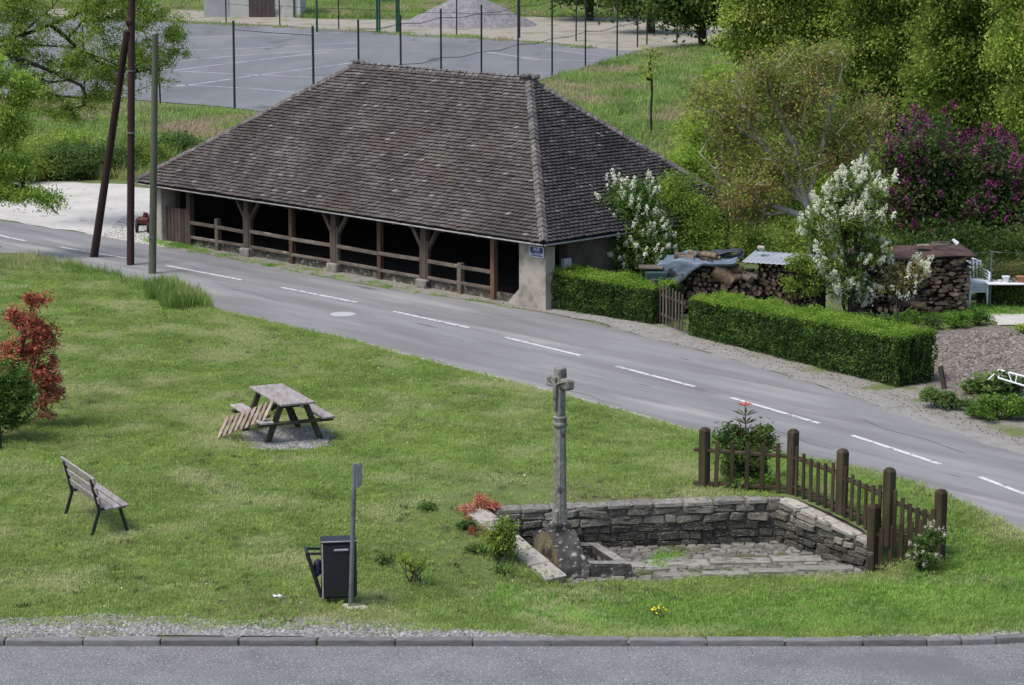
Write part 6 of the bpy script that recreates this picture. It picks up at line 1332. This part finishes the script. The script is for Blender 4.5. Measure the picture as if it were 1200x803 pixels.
bush('wild_hedge', 'tall mixed green bushes filling the wild hedge behind the budding tree', 'bush', Vector((ony(930, 320, 73).x, 73, 0)), [bl(880,240,73,44,40), bl(930,215,73,50,50), bl(985,230,73,50,50), bl(1030,210,73,40,50), bl(850,265,73,30,24), bl(900,190,74,40,34), bl(850,175,76,34,44), bl(875,130,78,40,44), bl(940,140,78,50,44), bl(820,215,74,24,24), bl(822,150,75,26,40), bl(835,100,78,24,36), bl(805,190,74,18,24)], 800, 110, .10, .26, M['lf_left'], stems=4, rmax=.08, shell=.6)
bush('dark_thicket', 'dark undergrowth below the budding tree behind the corrugated sheet', 'bush', Vector((ony(900, 320, 66).x, 66, 0)), [bl(880,290,66,40,30), bl(930,290,66,44,34), bl(850,262,66.5,26,26), bl(1000,290,67,50,34)], 240, 90, .09, .22, M['lf_green'], stems=4, rmax=.06)

# ================================================================== TREES
def bigtree(label, Y, footx, trunkpx, blobs, ncl, nlf, ls, clr, lm, rmax=.3, bark='bark', group='trees beyond the garden', name='leafy_tree', jit=.12, rtip=.014, extra=None, **k):
    f = ony(footx, 300, Y); base = Vector((f.x, Y, 0)); tr = [base]+[ony(x, y, Y) for x, y in trunkpx]; trunks = [tr]+[[ony(x, y, Y) for x, y in e] for e in (extra or [])]
    return tree(name, label, 'tree', base, trunks, blobs, ncl, nlf, ls, clr, M[lm], M[bark], rtip=rtip, rmax=rmax, group=group, jit=jit, **k)
bigtree('tall tree with dark leaning trunk behind the purple lilac', 84, 1110, [(1122,170),(1140,90),(1152,20),(1160,-60)], [bl(1140,20,84,66,70), bl(1160,110,84,58,60), bl(1100,90,84,46,50), bl(1200,40,84,60,70), bl(1180,160,84,46,40), bl(1120,-50,84,70,60)], 430, 200, .125, .36, 'lf_green', extra=[[(1122,170),(1180,90),(1215,20)]])
bigtree('dense tree of mixed greens in the middle of the wooded backdrop', 88, 1040, [(1050,190),(1045,100),(1040,20),(1030,-60)], [bl(1050,30,88,56,60), bl(1010,70,88,46,44), bl(1075,120,88,46,50), bl(1030,140,88,44,44), bl(1040,-50,88,66,56)], 330, 200, .125, .36, 'lf_green')
bigtree('shaded dark tree standing deepest in the wooded backdrop', 97, 1090, [(1090,150),(1085,40),(1080,-60)], [bl(1090,60,97,110,70), bl(1000,100,97,80,60), bl(1180,110,97,80,70), bl(1100,170,95,110,60), bl(960,40,97,60,60), bl(1050,-30,97,120,60), bl(1200,-10,97,80,60)], 620, 120, .19, .62, 'lf_dark')
bigtree('light green tree at the left end of the wooded backdrop', 92, 930, [(925,150),(915,70),(905,10),(900,-60)], [bl(895,20,92,44,50), bl(930,60,92,46,50), bl(868,40,92,30,38), bl(960,10,92,46,50), bl(900,-50,92,56,50), bl(960,100,92,40,40)], 330, 200, .12, .35, 'lf_bright')
bigtree('light spring tree cut off by the top right corner', 80, 1220, [(1225,120),(1215,20),(1210,-60)], [bl(1200,60,80,40,40), bl(1230,10,80,50,60), bl(1190,-30,80,40,40), bl(1215,130,80,36,50)], 210, 200, .12, .33, 'lf_bright')
bigtree('budding tree with pale bare branches and olive-brown young leaves', 62.5, 950, [(948,262),(944,240)], [bl(900,200,62.5,56,52), bl(860,140,62.5,40,46), bl(940,120,62.5,56,48), bl(985,180,62.5,46,52), bl(900,90,62.5,46,36), bl(850,185,62.5,28,30), bl(1010,140,62.5,36,40), bl(960,70,62.5,40,28), bl(880,250,62.5,36,22), bl(830,110,62.5,26,30), bl(858,238,61.5,24,18), bl(885,225,61.5,34,26)], 760, 46, .085, .25, 'lf_bud', bark='bark_pale', rmax=.16, rtip=.0072, shell=.8, name='budding_tree', mats2=(M['lf_left'], .25, 'young_leaves'), jit=.10,
  extra=[[(944,240),(915,200),(880,150),(862,95)], [(944,240),(930,170),(905,110)], [(946,255),(900,240),(850,215),(820,180)], [(944,245),(962,190),(972,130),(985,90)], [(948,255),(985,215),(1015,180),(1030,150)]])
bigtree('slender light green young tree at the left of the budding tree', 76, 838, [(836,200),(832,140),(830,100)], [bl(822,150,76,26,36), bl(850,120,76,28,34), bl(835,190,76,34,30), bl(800,190,76,20,24), bl(858,170,76,26,30)], 200, 46, .10, .28, 'lf_bright', rmax=.09, rtip=.007, name='young_tree')
bigtree('thin sapling alone in the rough meadow behind the shed', 98, 762, [(763,110),(762,60)], [bl(760,75,98,9,24), bl(765,62,98,6,12), bl(755,90,98,6,10)], 30, 9, .14, .18, 'lf_bright', rmax=.05, name='sapling', group=None)
for i, (px, py, rx, ry, Y, lb) in enumerate([(820,-5,44,26,150,'dark tree standing far off beside the light green tree'), (760,-14,34,20,165,'farther dark tree beyond the right end of the court'), (690,-26,44,18,180,'low dark tree far beyond the gravel heap')]):
    f = ony(px, 0, Y); bigtree(lb, Y, px, [(px, py-6)], [bl(px,py,Y,rx,ry), bl(px-rx*.5,py+6,Y,rx*.6,ry*.8)], 170, 80, .32, .9, 'lf_dark', rtip=.03, group='far dark trees', name='far_tree')
# left tree with overhanging limbs
Yt = 72.0
tr_ = tree('overhanging_tree', 'large light green tree whose dark limbs hang in from the left edge', 'tree', Vector((ony(-110, 240, Yt).x, Yt, 0)),
  [[Vector((ony(-110, 240, Yt).x, Yt, 0)), ony(-95, 120, Yt), ony(-60, 60, Yt), ony(-10, 62, Yt), ony(25, 40, Yt), ony(62, 8, Yt), ony(90, -40, Yt)], [ony(25, 42, Yt), ony(62, 28, Yt), ony(110, 8, Yt), ony(150, -20, Yt)], [ony(20, 52, Yt), ony(80, 55, Yt), ony(120, 68, Yt), ony(140, 78, Yt)], [ony(-60, 60, Yt), ony(-30, 0, Yt), ony(0, -60, Yt)], [ony(60, 30, Yt), ony(95, 60, Yt+.3), ony(125, 78, Yt+.3), ony(160, 82, Yt+.3)], [ony(0, 62, Yt-.3), ony(40, 75, Yt-.3), ony(95, 100, Yt-.3)]],
  [bl(30,20,Yt,50,36), bl(110,15,Yt,50,36), bl(170,20,Yt,42,30), bl(90,70,Yt,50,36), bl(160,65,Yt,50,26), bl(205,40,Yt,24,32), bl(40,100,Yt,40,30), bl(110,115,Yt,34,24), bl(185,85,Yt,26,16), bl(140,-40,Yt,80,40), bl(0,-20,Yt,60,50), bl(70,130,Yt,40,20), bl(20,60,Yt,40,40), bl(130,95,Yt,40,30)], 760, 80, .085, .18, M['lf_left'], M['bark'], rtip=.0045, rmax=.12, shell=.7, jit=.16, flat=.6, aspect=.4, mats2=(M['lf_green'], .4, 'darker_leaves'))  # light and darker leaf greens mixed at random
p = onz(-20, 232); Yb = 66
tree('edge_tree', 'yellow-green young tree filling the left edge above the gravel yard', 'tree', Vector((ony(-30, 240, Yb).x, Yb, 0)), [[Vector((ony(-30, 240, Yb).x, Yb, 0)), ony(-20, 200, Yb), ony(-5, 120, Yb)], [ony(-25, 222, Yb), ony(0, 217, Yb), ony(28, 219, Yb), ony(50, 234, Yb), ony(66, 250, Yb)]],
  [bl(-8,90,Yb,24,30), bl(5,140,Yb,26,34), bl(-5,190,Yb,26,26), bl(24,120,Yb,14,16), bl(22,160,Yb,14,18), bl(30,228,Yb,28,8), bl(58,234,Yb,14,10), bl(0,222,Yb,26,12), bl(22,195,Yb,16,12), bl(30,100,Yb,16,18)], 300, 70, .085, .15, M['lf_left'], M['bark'], rtip=.006, rmax=.08, shell=.6, aspect=.45)
# bramble band behind the gravel yard
for i, (px, py, rx, ry, mt, lb) in enumerate([(20,192,46,22,'lf_green','leftmost bush of the green belt behind the gravel yard'), (80,190,34,22,'lf_shrub','second dark bush in the belt behind the gravel yard'), (128,188,26,20,'lf_shrub','third bush in the belt, directly behind the brown poles'), (170,184,24,18,'lf_green','fourth bush in the belt behind the green-grey pole'), (210,172,26,14,'lf_shrub','last bush of the belt, touching the shed roof'), (70,168,50,14,'lf_bright','pale low bush at the back of the belt behind the yard'), (-40,190,40,26,'lf_green','bush of the belt beyond the left frame edge')]):
    Y = onz(px, py+ry*.9).y; bush('belt_bush', lb, 'bush', Vector((ony(px, py, Y).x, Y, 0)), [bl(px,py,Y,rx,ry), bl(px-rx*.5,py+6,Y,rx*.6,ry*.6), bl(px+rx*.5,py+7,Y,rx*.6,ry*.6)], 120, 90, .09, .2, M[mt], stems=3, group='bushes behind the gravel yard')

# ================================================================== words for the setting and the ground cover
LB = {
 'ground': ('green and brown ground sheet under the lawn and fields', 'ground'), 'road': ('grey asphalt road with white dashes curving past the shed', 'road'), 'road_edging': ('thin pale stone edging along the lawn side of the road', 'edging'),
 'verge': ('gritty brown verge between the road and the shed', 'verge'), 'gravel_yard': ('pale gravel yard left of the shed', 'yard'), 'gravel_apron': ('dusty grey strip along the road below the hedges', 'verge'),
 'near_road': ('grey road across the bottom, nearest the viewer', 'road'), 'kerb': ('low grey concrete kerb along the bottom road', 'kerb'), 'gravel_strip': ('grey gravel strip behind the concrete kerb', 'gravel'),
 'gravel_pad': ('small grey gravel pad under the picnic table', 'gravel'), 'garden_soil': ('bare brown tilled soil of the vegetable garden', 'soil'), 'garden_path': ('pale path crossing the garden at the right edge', 'path'),
 'sports_court': ('wide grey-blue asphalt court with faded white lines', 'sports court'), 'sandy_track': ('sandy track along the far side of the court', 'track'), 'bare_earth': ('bare earth patch at the court corner behind the roof', 'earth'),
 'spring_floor': ('stone paved floor of the sunken spring', 'paving'), 'sandy_rim': ('sandy worn rim between lawn and road edging', 'verge'),
 'strip_pebbles': ('loose pebbles of the gravel strip behind the kerb', 'pebbles'), 'pad_pebbles': ('loose pebbles under the picnic table', 'pebbles'), 'verge_pebbles': ('loose grit along the road below the hedges', 'grit'),
 'yard_pebbles': ('loose pebbles at the yard corner beside the shed', 'pebbles'), 'soil_clods': ('brown soil clods of the vegetable garden', 'soil'), 'lawn_grass': ('short mown grass of the big sloping lawn', 'grass'),
 'lush_grass': ('brighter grass band between the spring and the kerb', 'grass'), 'fence_grass': ('green grass between the picket fence and the road', 'grass'), 'kerb_grass': ('short tufts creeping over the gravel behind the kerb', 'grass'),
 'bank_grass': ('longer pale grass of the bank at the poles', 'grass'), 'rim_grass': ('tall grass fringe where the bank meets the road', 'grass'), 'tall_clump': ('tall bright grass clump at the bank end', 'grass'),
 'edge_grass': ('sparse tufts along the lawn side road edging', 'grass'), 'shed_weeds': ('sparse weeds at the foot of the shed posts', 'weeds'), 'wall_weeds': ('green weeds at the left end of the shed', 'weeds'),
 'floor_weeds': ('green weeds sprouting from the spring floor', 'weeds'), 'meadow_grass': ('rough green and brown meadow behind the shed', 'grass'), 'long_green_grass': ('long green grass behind the gravel yard', 'grass'),
 'far_field_grass': ('green field beyond the sandy track', 'grass'), 'court_edge_grass': ('weedy fringe along the far court edge', 'grass'), 'garden_grass': ('bright grass in front of the garden table', 'grass'),
 'back_garden_grass': ('rough grass behind the hedges near the firewood', 'grass'), 'grass_clippings': ('dark dried clippings scattered over the lawn', 'clippings'), 'daisies': ('tiny white daisies dotted over the lawn', 'daisies')}
for o in list(COL.objects):
    if o.parent is None and 'label' not in o and o.type in ('MESH', 'EMPTY'):
        k = o.name.split('.')[0]
        if k in LB: o['label'], o['category'] = LB[k]
